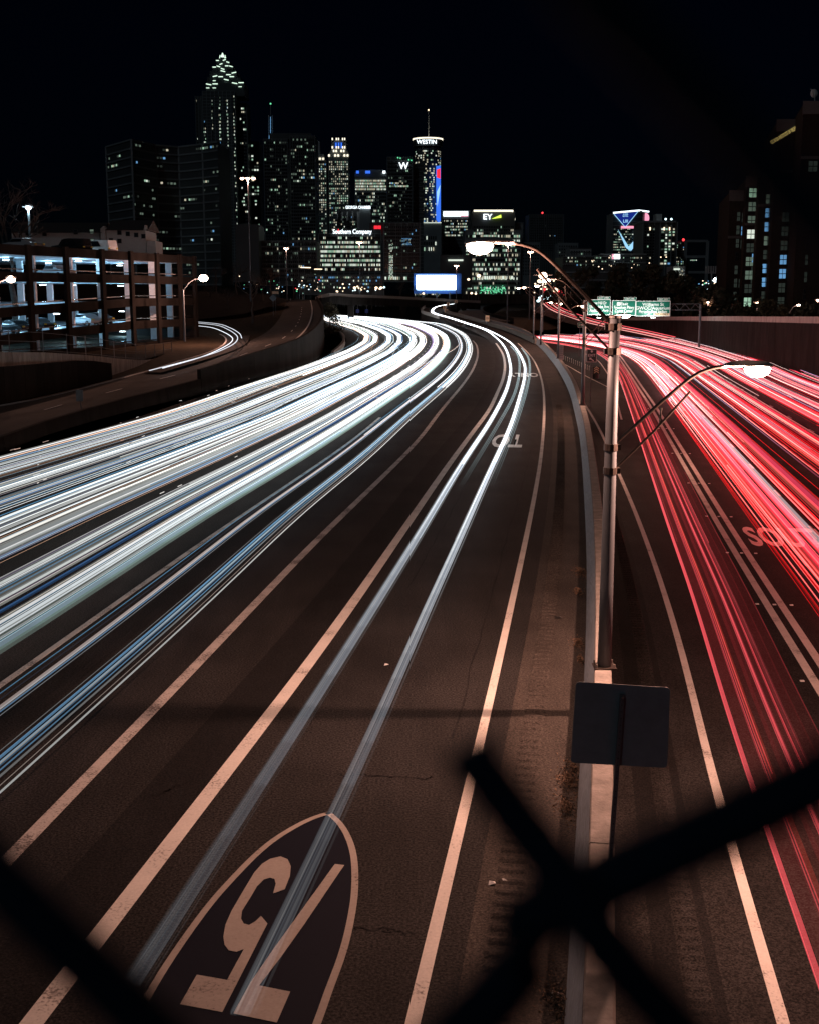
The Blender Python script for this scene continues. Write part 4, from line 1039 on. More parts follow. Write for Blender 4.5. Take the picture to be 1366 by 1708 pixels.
def small_sign(x0, x1, y0, y1, Y, zb, face, label, lines, tcol='sign_white', size=.3, border='sign_white', posts=1, group=None):
    a = P(x0, y0, Y); b = P(x1, y1, Y)
    t = thing('road_sign', label, 'sign', ((a.x+b.x)/2, Y, zb), group)
    s_, c, wd, hg = panel_sign(t, x0, x1, y0, y1, Y, face, border, thick=.05, bw=.04)
    for tx, fz, sz in lines: text(tx, sz, 'lettering', tcol, s_, facing((c.x, Y-.03, c.z+hg*fz)), extrude=.003)
    for k in range(posts):
        xx = c.x+(k-(posts-1)/2)*wd*.5; mb = MB(); mb.bar((xx, Y+.09, zb), (xx, Y+.09, c.z), .07, .07); mb.build('post', 'galvanised', t)
    return t, s_, c
t, s_, c = small_sign(978, 994, 582.5, 604, 112, ZR, 'sign_dark', 'black and white EXIT sign with an up-left arrow beside the second light pole', [('EXIT', .02, .34), ('\u25C7', .33, .25)], size=.3)
mb = MB(); mb.bar((c.x+.2, 111.96, c.z-.48), (c.x-.12, 111.96, c.z-.26), .02, .08); mb.add([(c.x-.22, 111.955, c.z-.18), (c.x+.02, 111.955, c.z-.2), (c.x-.18, 111.955, c.z-.4)], [(0, 1, 2)]); mb.build('arrow', 'sign_white', s_)
mb = MB(); dq = [(c.x, c.z+.5), (c.x+.08, c.z+.38), (c.x, c.z+.26), (c.x-.08, c.z+.38)]; mb.add([(x, 111.96, z) for x, z in dq], [(0, 1, 2, 3)]); mb.build('lane_diamond', 'sign_white', s_)
small_sign(963, 977, 538, 546, 205, ZR, 'sign_green', 'small green road sign left of the nearest pole, beyond the bend', [('248 D', .0, .42)], posts=2)
# chevron marker on the gore
t = thing('chevron_marker', 'black and cream chevron marker on the drum at the gore', 'road marker', tuple(G(994, 632, ZR)))
Yc = ORG[t.name].y; a = P(988, 612, Yc); b = P(1000, 624, Yc); c = (a+b)/2
mb = MB(); mb.box((c.x, Yc+.03, c.z), (b.x-a.x, .04, a.z-b.z)); s_ = mb.build('marker_face', 'sign_black', t)
for k in range(3):
    z = c.z-.3+k*.26; mb = MB()
    mb.add([(c.x-.3, Yc-.005, z-.08), (c.x, Yc-.005, z+.16), (c.x+.3, Yc-.005, z-.08), (c.x+.3, Yc-.005, z+.04), (c.x, Yc-.005, z+.28), (c.x-.3, Yc-.005, z+.04)], [(0, 1, 4, 5), (1, 2, 3, 4)]); mb.build('chevron', 'sign_cream', s_)
mb = MB(); mb.tube([Vector((c.x, Yc+.5, ZR)), Vector((c.x, Yc+.5, c.z+.1))], .4, n=12); mb.build('drum', 'sign_black', t)
def plate35(x0, x1, y0, y1, Y, label, tx, zb):
    t, s_, c = small_sign(x0, x1, y0, y1, Y, zb, 'sign_cream', label, [(tx, 0, .5)], 'sign_black', border='sign_cream'); return t
plate35(809, 815.5, 526, 536, 235, 'pale orange advisory plate standing by the inner-lane ramp', '35', .3)
plate35(1144, 1152, 530, 539, 262, 'pale orange 35 plate fixed on the dark retaining wall', '35', ZR)
plate35(1265.5, 1275, 572, 581.5, 180, 'white plate at the right on the dark retaining wall', 'P/7', ZR)
for k, (x, y, Y) in enumerate(((744, 518.5, 335), (741, 513, 350), (747, 507, 370), (760, 503, 395))):
    a = P(x, y, Y); t = thing('chevron_sign', ('nearest', 'second', 'third', 'farthest')[k]+' small chevron sign round the outside of the ramp bend', 'sign', (a.x, Y, 1.5), 'chevron signs round the ramp bend')
    mb = MB(); mb.box(a, (.9, .05, .9)); s_ = mb.build('sign_panel', 'sign_cream', t)
    mb = MB(); mb.bar((a.x-.15, Y-.04, a.z+.3), (a.x+.15, Y-.04, a.z), .02, .14); mb.bar((a.x+.15, Y-.04, a.z), (a.x-.15, Y-.04, a.z-.3), .02, .14); mb.build('chevron', 'sign_black', s_)
    mb = MB(); mb.bar((a.x, Y+.05, 1.5), (a.x, Y+.05, a.z), .08, .08); mb.build('post', 'galvanised', t)
# grey cabinet on the barrier by the third pole
p = G(935, 600, .885); t = thing('roadside_cabinet', 'tall grey ribbed panel on the barrier beside the third light pole', 'cabinet', tuple(p))
mb = MB(); mb.box(p+Vector((0, 0, .75)), (.42, .2, 1.5)); cb = mb.build('cabinet_body', 'coping', t)
for k in range(6): mb = MB(); mb.box(p+Vector((0, -.11, .2+k*.22)), (.36, .02, .06)); mb.build('rib', 'fixture_grey', cb)
mb = MB(); mb.box(p+Vector((0, 0, -.0)), (.1, .1, .1)); mb.build('foot', 'galvanised', t)
# blue shield signs under the bridge
for k, x in enumerate((597, 612)):
    a = P(x, 519, 400); t = thing('route_sign', ('left', 'right')[k]+' of two small blue route signs seen under the bridge', 'sign', (a.x, 400, -.5), 'blue route signs under the bridge')
    mb = MB(); mb.box(a, (1.1, .08, 1.2)); mb.build('sign_panel', 'sign_blue', t); mb = MB(); mb.bar((a.x, 400.1, -.5), (a.x, 400.1, a.z+2), .15, .15); mb.build('post', 'galvanised', t)
# stopped car on the shoulder of the bend
p = G(781, 551.5, 0); c_ = make_car('stopped_car', 'dark car with lit headlights standing at the nose between the lanes and the ramp', 'car_black', tuple(p), -math.pi/2+.35, group=None, lights=True)
# delineators
mb = MB()
for k in range(26):
    q = G(903+k*3.3, 579+k*1.32, ZR+.6); mb.box(q, (.10, .06, .10))
    mb.bar((q.x, q.y+.02, ZR), (q.x, q.y+.02, q.z), .03, .03)
o = mb.build('delineator_row', 'sign_white', kind='stuff'); tag(o, 'row of tiny white reflectors along the dark exit lane', 'reflectors')
# dark sign post at left
t = thing('road_sign', 'small dark sign on a thin post beside the ramp wall at the left', 'sign', tuple(G(139, 688, 0)))
Y0 = ORG[t.name].y; a = P(133, 652, Y0); mb = MB(); mb.box(a+Vector((0, 0, -.3)), (.45, .04, .75)); mb.build('sign_panel', 'sign_back', t)
mb = MB(); mb.bar((a.x+.08, Y0+.05, 0), (a.x, Y0+.05, a.z), .06, .06); mb.build('post', 'galvanised', t)
# left: white sign board and diamond sign by the ramp top
t = thing('road_sign', 'grey diamond warning sign beside the top of the ramp', 'sign', (P(456, 505, 230).x, 230, 2.5))
a = P(456, 497, 230); mb = MB(); mb.box(a, (1.0, .05, 1.0), ry=math.pi/4); mb.build('sign_panel', 'sign_back', t); mb = MB(); mb.bar((a.x, 230.1, 2.5), (a.x, 230.1, a.z), .08, .08); mb.build('post', 'galvanised', t)
t = thing('road_sign', 'cream rectangular board on a post at the top of the ramp', 'sign', (P(460, 505, 245).x, 245, 3))
a = P(460, 488, 245); mb = MB(); mb.box(a, (1.3, .05, .55)); mb.build('sign_panel', 'sign_cream', t); mb = MB(); mb.bar((a.x, 245.1, 3), (a.x, 245.1, a.z), .1, .1); mb.build('post', 'galvanised', t)

# ------------------------------------------------------------------ weeds and litter at the barrier foot
for k, (x, y, s_, n_) in enumerate(((948, 1305, .30, 260), (944, 1350, .26, 220), (965, 1075, .24, 160), (967, 1103, .16, 90), (964, 988, .2, 110), (968, 955, .34, 220), (925, 1672, .28, 160), (955, 1285, .2, 120))):
    p = G(x, y, 0); mb = MB(); q = random.Random(k); n_ = int(n_*2.2); s_ *= 1.35
    for i in range(n_):
        a = q.uniform(0, 6.3); r_ = s_*abs(q.gauss(0, .5)); c = p+Vector((math.cos(a)*r_*.55, math.sin(a)*r_*1.9, q.uniform(.01, .13)*max(.2, 1-r_/s_)))
        d1 = Vector((q.gauss(0, 1), q.gauss(0, 1), q.gauss(0, .7))).normalized()*q.uniform(.012, .032); d2 = Vector((q.gauss(0, 1), q.gauss(0, 1), q.gauss(0, .5))).normalized()*q.uniform(.008, .018)
        mb.add([c-d1, c+d2, c+d1, c-d2], [(0, 1, 2, 3)])
    o = mb.build('dry_weeds', 'dry_leaf', loc=tuple(p)); 
    tag(o, ('larger clump of dry weeds at the barrier foot under the grey sign', 'second clump of dry weeds just below the first under the sign', 'clump of dry weeds beside the barrier level with the pole foot', 'tiny tuft of dry weeds just above the sign', 'small tuft of weeds on the shoulder above the pole foot', 'wide clump of weeds farther up the shoulder by the barrier', 'heap of litter and leaves at the bottom edge by the barrier', 'small tuft touching the top of the weeds under the sign')[k], 'weeds', 'dry weeds along the barrier foot')
for k, (x, y) in enumerate(((948, 1301), (925, 1660), (930, 1031), (645, 1110), (820, 1475), (840, 1471))):
    p = G(x, y, .0); mb = MB(); s_ = .05 if k != 2 else .10
    mb.add([p+Vector((-s_, -s_, .012)), p+Vector((s_, -s_*.6, .03)), p+Vector((s_*.8, s_, .014)), p+Vector((-s_*.7, s_*.7, .035)), p+Vector((0, 0, .045))], [(0, 1, 4), (1, 2, 4), (2, 3, 4), (3, 0, 4)])
    o = mb.build('litter_scrap', 'sign_black' if k == 2 else 'sign_white', loc=tuple(p)); tag(o, ['white scrap among the weeds under the grey sign', 'white scrap in the leaf heap at the bottom edge', 'dark flat scrap on the concrete shoulder', 'pale scrap on the asphalt between the white streaks', 'pale scrap on the shoulder near the bottom', 'second pale scrap on the shoulder near the bottom'][k], 'litter')

# ------------------------------------------------------------------ street lamps of the surroundings
def mast(x, y, Y, zb, label, heads=2, s_=.55, e=4000, mt='sodium_far', c=SOD, group='tall highway lamps'):
    p = P(x, y, Y); t = thing('street_lamp', label, 'street light', (p.x, Y, zb), group)
    mb = MB(); mb.tube([Vector((p.x, Y, zb)), Vector((p.x, Y, p.z))], [.2, .1], n=8); mb.build('pole', 'galvanised', t)
    mb = MB(); mb.bar((p.x-s_*1.2, Y, p.z), (p.x+s_*1.2, Y, p.z), .12, .1); mb.build('crossarm', 'fixture_grey', t)
    for k in range(heads):
        dx = (k-(heads-1)/2)*s_*1.6; mb = MB(); mb.box((p.x+dx, Y, p.z+.12), (s_, s_*.8, .16)); h = mb.build('luminaire', 'fixture_grey', t)
        mb = MB(); mb.ball((p.x+dx, Y, p.z-.08), s_*.55, s_*.5, s_*.42); mb.build('lens', mt, h)
    point('lamp_light', (p.x, Y-.2, p.z-s_*.7), e, c, .3, t)
mast(414, 297, 260, 4, 'tallest lamp mast, standing left of centre in front of the stepped tower', 3, .75, 7000)
mast(478, 414, 330, 5, 'lamp left of centre before the dark apartment tower', 2, .5, 2500)
mast(600, 404, 380, 4, 'lamp in front of the lit office block with the red triangle sign', 2, .7, 4000)
mast(761, 443, 420, 4, 'lamp just above the right end of the bright billboard', 2, .6, 2500)
mast(847, 407, 309, 0, 'left one of two tall lamps beside the near luminaire, before the lit-roof office', 2, .6, 4000)
mast(884, 420, 330, 0, 'right one of two tall lamps, under the curve of the near arm', 2, .6, 4000)
mast(905, 459, 230, .5, 'bright lamp low under the near arm, above the climbing red streaks', 1, 1.5, 3500)
mast(1180, 503.5, 300, 3, 'lamp beyond the retaining wall, left of the brick building', 1, .6, 400)
mast(1262, 504, 250, 4, 'lamp before the brick building above the retaining wall', 1, .6, 400)
mast(1363, 500, 220, 4, 'lamp at the right edge above the retaining wall', 1, .5, 350)
mast(48, 345, 140, 12.2, 'cool white lamp on the garage roof at the left', 1, .6, 700, 'cool_lens', (.6, .88, 1), 'cool lamps')
def armlamp(xp, yb, x, y, Y, zb, label, e, s_=.5):
    p = P(x, y, Y); b = P(xp, yb, Y); t = thing('street_lamp', label, 'street light', (b.x, Y, zb), 'arm lamps by the garage')
    top = Vector((b.x, Y, p.z-1.4))
    mb = MB(); mb.tube([Vector((b.x, Y, zb)), top], [.12, .08], n=8); mb.build('pole', 'galvanised', t)
    mb = MB(); mb.tube(cr([top, top.lerp(p, .4)+Vector((0, 0, .5)), p+Vector((0, 0, .12))], .3), .05, n=6); mb.build('arm', 'galvanised', t)
    mb = MB(); mb.box(p+Vector((0, 0, .15)), (s_*1.6, s_*.8, .14)); h = mb.build('luminaire', 'fixture_grey', t)
    mb = MB(); mb.ball(p, s_*.75, s_*.6, s_*.55); mb.build('lens', 'sodium_lens', h)
    point('lamp_light', tuple(p+Vector((0, -.1, -s_*.8))), e, SOD, .25, t)
armlamp(309, 560, 340, 464, 146, 1.9, 'bright orange lamp on an arm at the right corner of the garage', 5200, .75)
armlamp(-12, 590, 19, 466, 100, 1.0, 'bright orange lamp in front of the garage at the left edge', 2600, .5)
armlamp(1315, 530, 1331, 509, 210, 4.5, 'lamp on a curved arm at the foot of the brick building', 500, .4)

# ------------------------------------------------------------------ trees
def bare_tree(name, label, base, h, seed, group, spread=.55, depth=5, mt='bark'):
    q = random.Random(seed); mb = MB(); b = Vector(base)
    def br(p, d, l, r, k):
        e = p+d*l; m_ = p.lerp(e, .5)+Vector((q.gauss(0, .04), q.gauss(0, .04), 0))*l
        mb.tube([p, m_, e], [r, r*.85, r*.65], n=5 if k < 2 else 3, cap=False)
        if k >= depth: return
        for _ in range(q.choice((2, 3, 3)) if k else 4):
            nd = (d+Vector((q.gauss(0, spread), q.gauss(0, spread), q.gauss(.12, .25)))).normalized()
            br(p.lerp(e, q.uniform(.6, 1)), nd, l*q.uniform(.6, .82), r*.6, k+1)
    t = thing(name, label, 'tree', tuple(b), group)
    mt_ = MB(); mt_.tube([b-Vector((0, 0, .3)), b+Vector((.02*h, 0, h*.15)), b+Vector((0, 0, h*.28))], [h*.022, h*.017, h*.014], n=8); mt_.build('trunk', mt, t, smooth=True)
    br(b+Vector((0, 0, h*.26)), Vector((0, 0, 1)), h*.22, h*.012, 0)
    mb.build('crown', mt, t); return t
def leafy(name, label, base, h, rad, seed, group, n=1500, mt='leaf', ls=.35, low=.25):
    q = random.Random(seed); b = Vector(base); t = thing(name, label, 'tree', tuple(b), group)
    mb = MB(); mb.tube([b-Vector((0, 0, .3)), b+Vector((0, 0, h*.6))], [h*.03, h*.012], n=7)
    cl = [(b+Vector((q.gauss(0, .42)*rad, q.gauss(0, .42)*rad, h*q.uniform(low+.08, .9))), rad*q.uniform(.25, .5)) for _ in range(11)]
    for c, r_ in cl: mb.tube([b+Vector((0, 0, h*.35)), c], [h*.01, .03], n=4)
    mb.build('trunk', 'bark', t)
    mb = MB()
    for i in range(n):
        c, r_ = q.choice(cl); d = Vector((q.gauss(0, 1), q.gauss(0, 1), q.gauss(0, 1))).normalized()*r_*q.uniform(.5, 1.1)
        p = c+d; u = Vector((q.gauss(0, 1), q.gauss(0, 1), q.gauss(0, 1))).normalized()*ls; v = u.cross(Vector((q.gauss(0, 1), q.gauss(0, 1), q.gauss(0, 1)))).normalized()*ls*.6
        mb.add([p-u, p+v, p+u, p-v], [(0, 1, 2, 3)])
    mb.build('crown', mt, t); return t
bare_tree('bare_tree', 'tall leafless tree spreading above the garage at the left edge', (P(15, 400, 135)).xy.to_tuple()+(3,), 20, 1, 'leafless trees', .6, 6)
bare_tree('bare_tree', 'dark leafless tree on the grass between the loop road and the ramp', (P(421, 545, 200)).xy.to_tuple()+(2.0,), 11, 2, 'leafless trees', .55, 6)
bare_tree('bare_tree', 'leafless tree just left of the one on the grass', (P(382, 535, 225)).xy.to_tuple()+(2.6,), 8, 3, 'leafless trees', .6, 5)
bare_tree('bare_tree', 'leafless tree behind the diamond sign at the ramp top', (P(440, 520, 270)).xy.to_tuple()+(4,), 9, 4, 'leafless trees', .6, 5)
bare_tree('bare_tree', 'leafless tree right of the garage below its corner lamp', (P(352, 525, 250)).xy.to_tuple()+(3,), 9, 9, 'leafless trees', .6, 5)
bare_tree('bare_tree', 'leafless tree left of the bright billboard behind the bridge', (P(668, 500, 450)).xy.to_tuple()+(2,), 13, 5, 'leafless trees', .6, 5)
bare_tree('bare_tree', 'leafless tree in the gap behind the middle of the bridge', (P(620, 500, 460)).xy.to_tuple()+(2,), 12, 6, 'leafless trees', .6, 5)
bare_tree('bare_tree', 'leafless tree behind the top of the ramp, left of the bridge', (P(505, 500, 420)).xy.to_tuple()+(4,), 14, 7, 'leafless trees', .6, 5)
for k, (x, Y, zb, h, lb) in enumerate(((362, 300, 5, 12, 'leafless tree behind the corner lamp, first of three in a clump'), (395, 320, 5, 13, 'leafless tree behind the tall lamp mast, second in the clump'), (452, 340, 6, 11, 'leafless tree above the ramp top, third in the clump'), (490, 360, 6, 12, 'leafless tree just left of the second highway lamp'), (700, 455, 2, 12, 'leafless tree right beside the left edge of the billboard'))):
    bare_tree('bare_tree', lb, (P(x, 500, Y).x, Y, zb), h, 60+k, 'leafless trees', .6, 5)
leafy('evergreen_bush', 'dark bushy evergreen beside the ramp wall where the bend disappears', G(551, 560, 0), 5.4, 2.8, 21, None, 1500, ls=.22, low=.05)
for k, (x, yt, Y, zb) in enumerate(((955, 452, 380, -2), (985, 440, 400, -2), (1015, 446, 390, -2), (1045, 434, 410, -2), (1075, 438, 380, -2), (1108, 443, 400, -1), (1140, 462, 360, 0), (1170, 474, 340, 1), (1205, 482, 300, 2), (925, 470, 420, 0))):
    p = P(x, 500, Y); h = P(x, yt, Y).z-zb
    leafy('dark_tree', ('leftmost', 'second', 'third', 'fourth', 'fifth', 'sixth', 'seventh', 'eighth', 'ninth', 'lowest left')[k]+' dark tree crown in the mass behind the green gantry signs', (p.x, Y, zb), h, 5.2, 30+k, 'dark trees behind the gantry', 1400, ls=.75, low=.02)
for k, (x, yt, Y) in enumerate(((1235, 508, 235), (1290, 505, 230), (1335, 512, 205), (1360, 508, 200))):
    p = P(x, 520, Y); h = P(x, yt, Y).z-3.6
    leafy('round_bush', ('first', 'second', 'third', 'last')[k]+' dark bush above the coping below the brick building, counted from the left', (p.x, Y, 3.6), h, 2.5, 50+k, 'bushes above the wall', 500, ls=.35, low=.02)

# ------------------------------------------------------------------ city buildings
WM = ['win_green', 'win_warm', 'win_dim', 'win_blue', 'win_white', 'win_faint', 'dark_pane']
def rect(x0, x1, yt, yb, Y):
    a = P(x0, yt, Y); b = P(x1, yb, Y); return a.x, b.x, a.z, b.z
def windows(t, rects, name='window', seed=0, kind='stuff'):
    """rects: x0,x1,zt,zb,Y plane, cols, rows, prob, palette weights, fill"""
    q = random.Random(seed); mb = MB()
    for (x0, x1, zt, zb, Y, nc, nr, pr_, pal, fx, fz) in rects:
        cw = (x1-x0)/nc; rh = (zt-zb)/nr
        for j in range(nr):
            rowp = 1.2*pr_*q.choice((.35, .7, 1, 1, 1.7)) if pr_ < .9 else pr_
            run = 0
            for i in range(nc):
                on = q.random() < rowp or (run and q.random() < .35); run = on
                mi = q.choices(range(6), pal)[0] if on else 6
                if not on and (nc*nr > 700) and (i+j) % 2: continue
                cx = x0+(i+.5)*cw; cz = zt-(j+.5)*rh; hx = cw*fx/2*(q.uniform(.55, 1) if on else 1); hz = rh*fz/2
                mb.add([(cx-hx, Y, cz-hz), (cx+hx, Y, cz-hz), (cx+hx, Y, cz+hz), (cx-hx, Y, cz+hz)]+[(cx-hx, Y+.2, cz-hz), (cx+hx, Y+.2, cz-hz), (cx+hx, Y+.2, cz+hz), (cx-hx, Y+.2, cz+hz)], [(0, 1, 2, 3), (0, 4, 5, 1), (3, 2, 6, 7), (0, 3, 7, 4), (1, 5, 6, 2)], mi)
    o = mb.build(name, WM, t, kind=kind); return o
def block(t, x0, x1, yt, yb, Y, dep, mt, name='wall', bands=0, bmt='tower_grey', piers=0):
    a, b, zt, zb = rect(x0, x1, yt, yb, Y)
    k_ = dep*max(0, (a-30)/Y)*1.15 if mt == 'brick' else 0
    mb = MB(); mb.prism([(a, Y), (b, Y), (b+k_, Y+dep), (a+k_, Y+dep)], zb, zt); o = mb.build(name, mt, t)
    if bands:
        mb = MB()
        for k in range(bands+1):
            z = zb+(zt-zb)*k/bands; mb.box(((a+b)/2, Y-.18, z), (b-a+.3, .4, (zt-zb)/bands*.16))
        mb.build('floor_band', bmt, t, kind='stuff')
    if piers:
        mb = MB()
        for k in range(piers+1):
            x = a+(b-a)*k/piers; mb.box((x, Y-.2, (zt+zb)/2), ((b-a)/piers*.14, .4, zt-zb))
        mb.build('pier_strip', bmt, t, kind='stuff')
    return a, b, zt, zb
PALG = [5, 3, 4, .6, 3, 4]; PALD = [1, .7, 4, .6, .3, 5]; PALW = [4, 3, 2, .3, 5, 1]
YB = 470
def B(name, label, x, Y): return thing(name, label, 'building', (P(x, YB, Y).x, Y, 4))

# stepped tower
Y = 1300; t = B('skyscraper', 'tallest skyscraper with a stepped crown of lit edges at the left', 372, Y)
block(t, 338, 400, 152, 470, Y, 40, 'tower_dark', bands=62, piers=8); block(t, 326, 350, 160, 470, Y+12, 28, 'tower_dark', 'wing', piers=3); block(t, 396, 419, 172, 470, Y+12, 28, 'tower_dark', 'wing', piers=3); block(t, 408, 438, 236, 470, Y+30, 28, 'tower_dark', 'wing')
steps = [(344, 409, 138), (346, 402, 128), (350, 396, 118), (355, 390, 110), (361, 384, 101), (366, 378, 95)]
yb = 160
cr_ = MB(); hh = random.Random(4)
for k, (x0, x1, y0) in enumerate(steps):
    block(t, x0, x1, y0, yb, Y+2+k*3, 34-k*5, 'tower_dark', 'crown_step')
    a, b, zt, zb = rect(x0, x1, y0, y0+1, Y+2+k*3)
    n_ = 6-k//2
    for i in range(n_):
        if hh.random() < .78:
            u0, u1 = a+(b-a)*(i+.05)/n_, a+(b-a)*(i+.85)/n_; dz = hh.choice((-1.2, 0, 0, -2.5, -4))
            cr_.bar((u0, Y+1.4+k*3, zt+dz), (u1, Y+1.4+k*3, zt+dz+hh.choice((0, 1, -1))), .4, .8)
            if k < 3 and hh.random() < .5: cr_.bar((u0, Y+1.4+k*3, zt+dz-4), (u0+(u1-u0)*.6, Y+1.4+k*3, zt+dz-4), .4, .6)
    yb = y0
cr_.build('crown_light', 'led_crown', t)
p = P(372, 95, Y); mb = MB(); mb.tube([p, P(372, 88, Y)], [2.2, .3], n=6); mb.tube([P(367, 97, Y), P(368, 92, Y)], .5, n=4); mb.tube([P(377, 97, Y), P(376, 92, Y)], .5, n=4); mb.build('spire', 'led_crown', t)
rs = []
for x0, x1, yt, yb, Yo, nc, pr_ in ((328, 338, 165, 460, 11.5, 3, .24), (340, 351, 200, 465, -.6, 4, .55), (353, 363, 165, 465, -.6, 4, .45), (365, 376, 160, 465, -.6, 4, .62), (378, 388, 165, 465, -.6, 4, .5), (389, 399, 158, 465, -.6, 4, .42), (400, 417, 178, 440, 11.5, 5, .14), (419, 436, 240, 440, 29.5, 4, .22)):
    a, b, zt, zb = rect(x0, x1, yt, yb, Y+Yo); rs.append((a, b, zt, zb, Y+Yo, max(2, nc-1), int((yb-yt)/5.6), pr_, [5, 3, 3, .3, 5, 1], .9, .45))
windows(t, rs, seed=2)

# dark curved office
Y = 620; t = B('office_building', 'broad dark office building with horizontal bands and a folded front, left of the tallest tower', 260, Y)
fp = [(180, 252, Y+30), (222, 233, Y), (262, 246, Y+22), (300, 254, Y+30), (340, 262, Y+18), (366, 270, Y+8)]
top_ = P(222, 233, Y).z; bz = 4
pts = [P(x, 300, YY) for x, _, YY in fp]
mb = MB(); mb.prism([(p.x, p.y) for p in pts]+[(pts[-1].x, pts[-1].y+40), (pts[0].x, pts[0].y+40)], bz, top_); mb.build('wall', 'tower_dark', t)
mb = MB(); wn = MB(); q = random.Random(8); nf = 19
for a, b in zip(pts[:-1], pts[1:]):
    L_ = (b-a).length; d = (b-a).normalized(); nn = Vector((d.y, -d.x, 0))
    for k in range(nf+1):
        z = bz+(top_-bz)*k/nf; mb.bar(Vector((a.x, a.y, z))+nn*.15, Vector((b.x, b.y, z))+nn*.15, .5, .8)
    mb.bar(Vector((a.x, a.y, bz))+nn*.1, Vector((a.x, a.y, top_))+nn*.1, .9, .5)
    nc = max(4, int(L_/1.7))
    for k in range(nf):
        rp = q.choice((.02, .05, .12, .2, .3)) 
        run = 0
        for i in range(nc):
            run = q.random() < (.6 if run else rp*.6)
            if run:
                z = bz+(top_-bz)*(k+.5)/nf; c = a+d*(L_*(i+.5)/nc)+nn*.12
                wn.bar(Vector((c.x, c.y, z))-d*.6, Vector((c.x, c.y, z))+d*.6, .1, 1.0, mi=q.choices(range(6), [2, .5, 7, .4, .5, 6])[0])
mb.build('floor_band', 'tower_grey', t, kind='stuff'); wn.build('window', WM, t, kind='stuff')

# dark apartment slab with antenna
Y = 860; t = B('apartment_tower', 'wide dark apartment tower right of the tallest skyscraper', 480, Y)
block(t, 440, 484, 232, 470, Y, 26, 'tower_dark', bands=40, piers=8); block(t, 484, 529, 227, 470, Y-14, 30, 'tower_dark', bands=42, piers=9); block(t, 450, 520, 222, 232, Y+8, 18, 'tower_dark', 'penthouse')
rs = []
for x0, x1, yt, Yo in ((441, 483, 235, -.6), (485, 528, 230, -14.6)):
    a, b, zt, zb = rect(x0, x1, yt, 468, Y+Yo); rs.append((a, b, zt, zb, Y+Yo, 12, 42, .16, PALD, .7, .5))
windows(t, rs, seed=5)
t2 = thing('lattice_mast', 'blue lit lattice mast rising behind the dark apartment tower', 'mast', (P(452, 245, 900).x, 900, 60))
mb = MB()
for dx in (-1.4, 1.4): mb.bar(P(452, 245, 900)+Vector((dx, 0, -10)), P(452, 192, 900)+Vector((dx, 0, 0)), .5, .5)
for k in range(9): p = P(452, 242-k*6, 900); mb.bar(p-Vector((1.4, 0, 0)), p+Vector((1.4, 0, 0)), .3, .3)
mb.bar(P(452, 192, 900), P(452, 172, 900), .4, .4); mb.build('lattice', 'tower_pale', t2)
mb = MB(); mb.bar(P(452, 243, 899), P(452, 226, 899), 2.0, 1.2); mb.bar(P(452, 224, 899), P(452, 195, 899), .35, .3); mb.build('mast_light', 'win_blue', t2)
mb = MB(); mb.ball(P(452, 173, 900), .6); mb.build('beacon', 'pt_green', t2)
mb = MB(); mb.box((P(452, 250, 900).x, 902, 35), (10, 8, 60)); mb.build('mast_base', 'tower_dark', t2)

# twin-crowned tower
Y = 1350; t = B('crowned_tower', 'twin-crowned tower with floodlit white tops', 560, Y)
block(t, 531, 548, 268, 470, Y, 25, 'tower_grey'); block(t, 548, 584, 262, 470, Y-4, 28, 'tower_grey')
for x0, x1, yt, yb in ((549, 583, 256, 262), (551, 581, 251, 256), (554, 578, 247, 251), (530, 541, 257, 268)): block(t, x0, x1, yt, yb, Y-4, 20, 'tower_pale', 'crown_step')
for x0, x1 in ((553.5, 558), (573.5, 578)): block(t, x0, x1, 234, 247, Y-4, 10, 'tower_pale', 'crown_pillar')
block(t, 531, 534, 236, 257, Y, 10, 'tower_pale', 'crown_pillar')
block(t, 554, 578, 233, 236.5, Y-4, 10, 'tower_pale', 'crown_lintel')
mb = MB()
for x in (561, 565.5, 570): mb.bar(P(x, 247, Y), P(x, 238, Y), 1.6, .6)
mb.build('crown_window', 'led_blue', t)
mb = MB()
for x0, x1, y0 in ((548, 584, 262.5), (552, 581, 255), (554, 578, 249), (554, 578, 235), (531, 544, 268)):
    for k in range(7): 
        if (k+int(x0)) % 3: mb.bar(P(x0+(x1-x0)*k/7, y0-3.2, Y-4.5), P(x0+(x1-x0)*(k+.55)/7, y0-3.2, Y-4.5), .5, 2.2)
mb.build('flood_strip', 'led_warm', t, kind='stuff')
rs = []
for x0, x1, yt, Yo in ((532, 547, 272, -.5), (549, 583, 268, -4.6)):
    a, b, zt, zb = rect(x0, x1, yt, 468, Y+Yo); rs.append((a, b, zt, zb, Y+Yo, int((x1-x0)/3.1), 50, .48, [3, 7, 3, .3, 2, 1], .5, .5))
windows(t, rs, seed=6)

# office with three blue roof lights
Y = 1150; t = B('office_building', 'office tower with three small blue roof lights and rows of cream windows', 618, Y)
block(t, 592, 646, 288, 470, Y, 30, 'tower_grey', bands=26); block(t, 600, 640, 283, 288, Y+5, 20, 'tower_grey', 'penthouse')
a, b, zt, zb = rect(593, 645, 300, 468, Y-.5); a2 = rect(593, 645, 299, 318, Y-.6)
windows(t, [(a, b, a2[2], a2[3], Y-.6, 26, 4, .92, [2, 5, 1, 0, 3, 0], .72, .55), (a, b, a2[3]-1, zb, Y-.6, 22, 26, .22, PALG, .7, .5)], seed=7)
for x in (597, 614, 641): mb = MB(); mb.box(P(x, 287, Y-1), (4.5 if x == 614 else 2.5, .6, 2.4)); mb.build('roof_light', 'led_blue' if x != 641 else 'led_white', t)

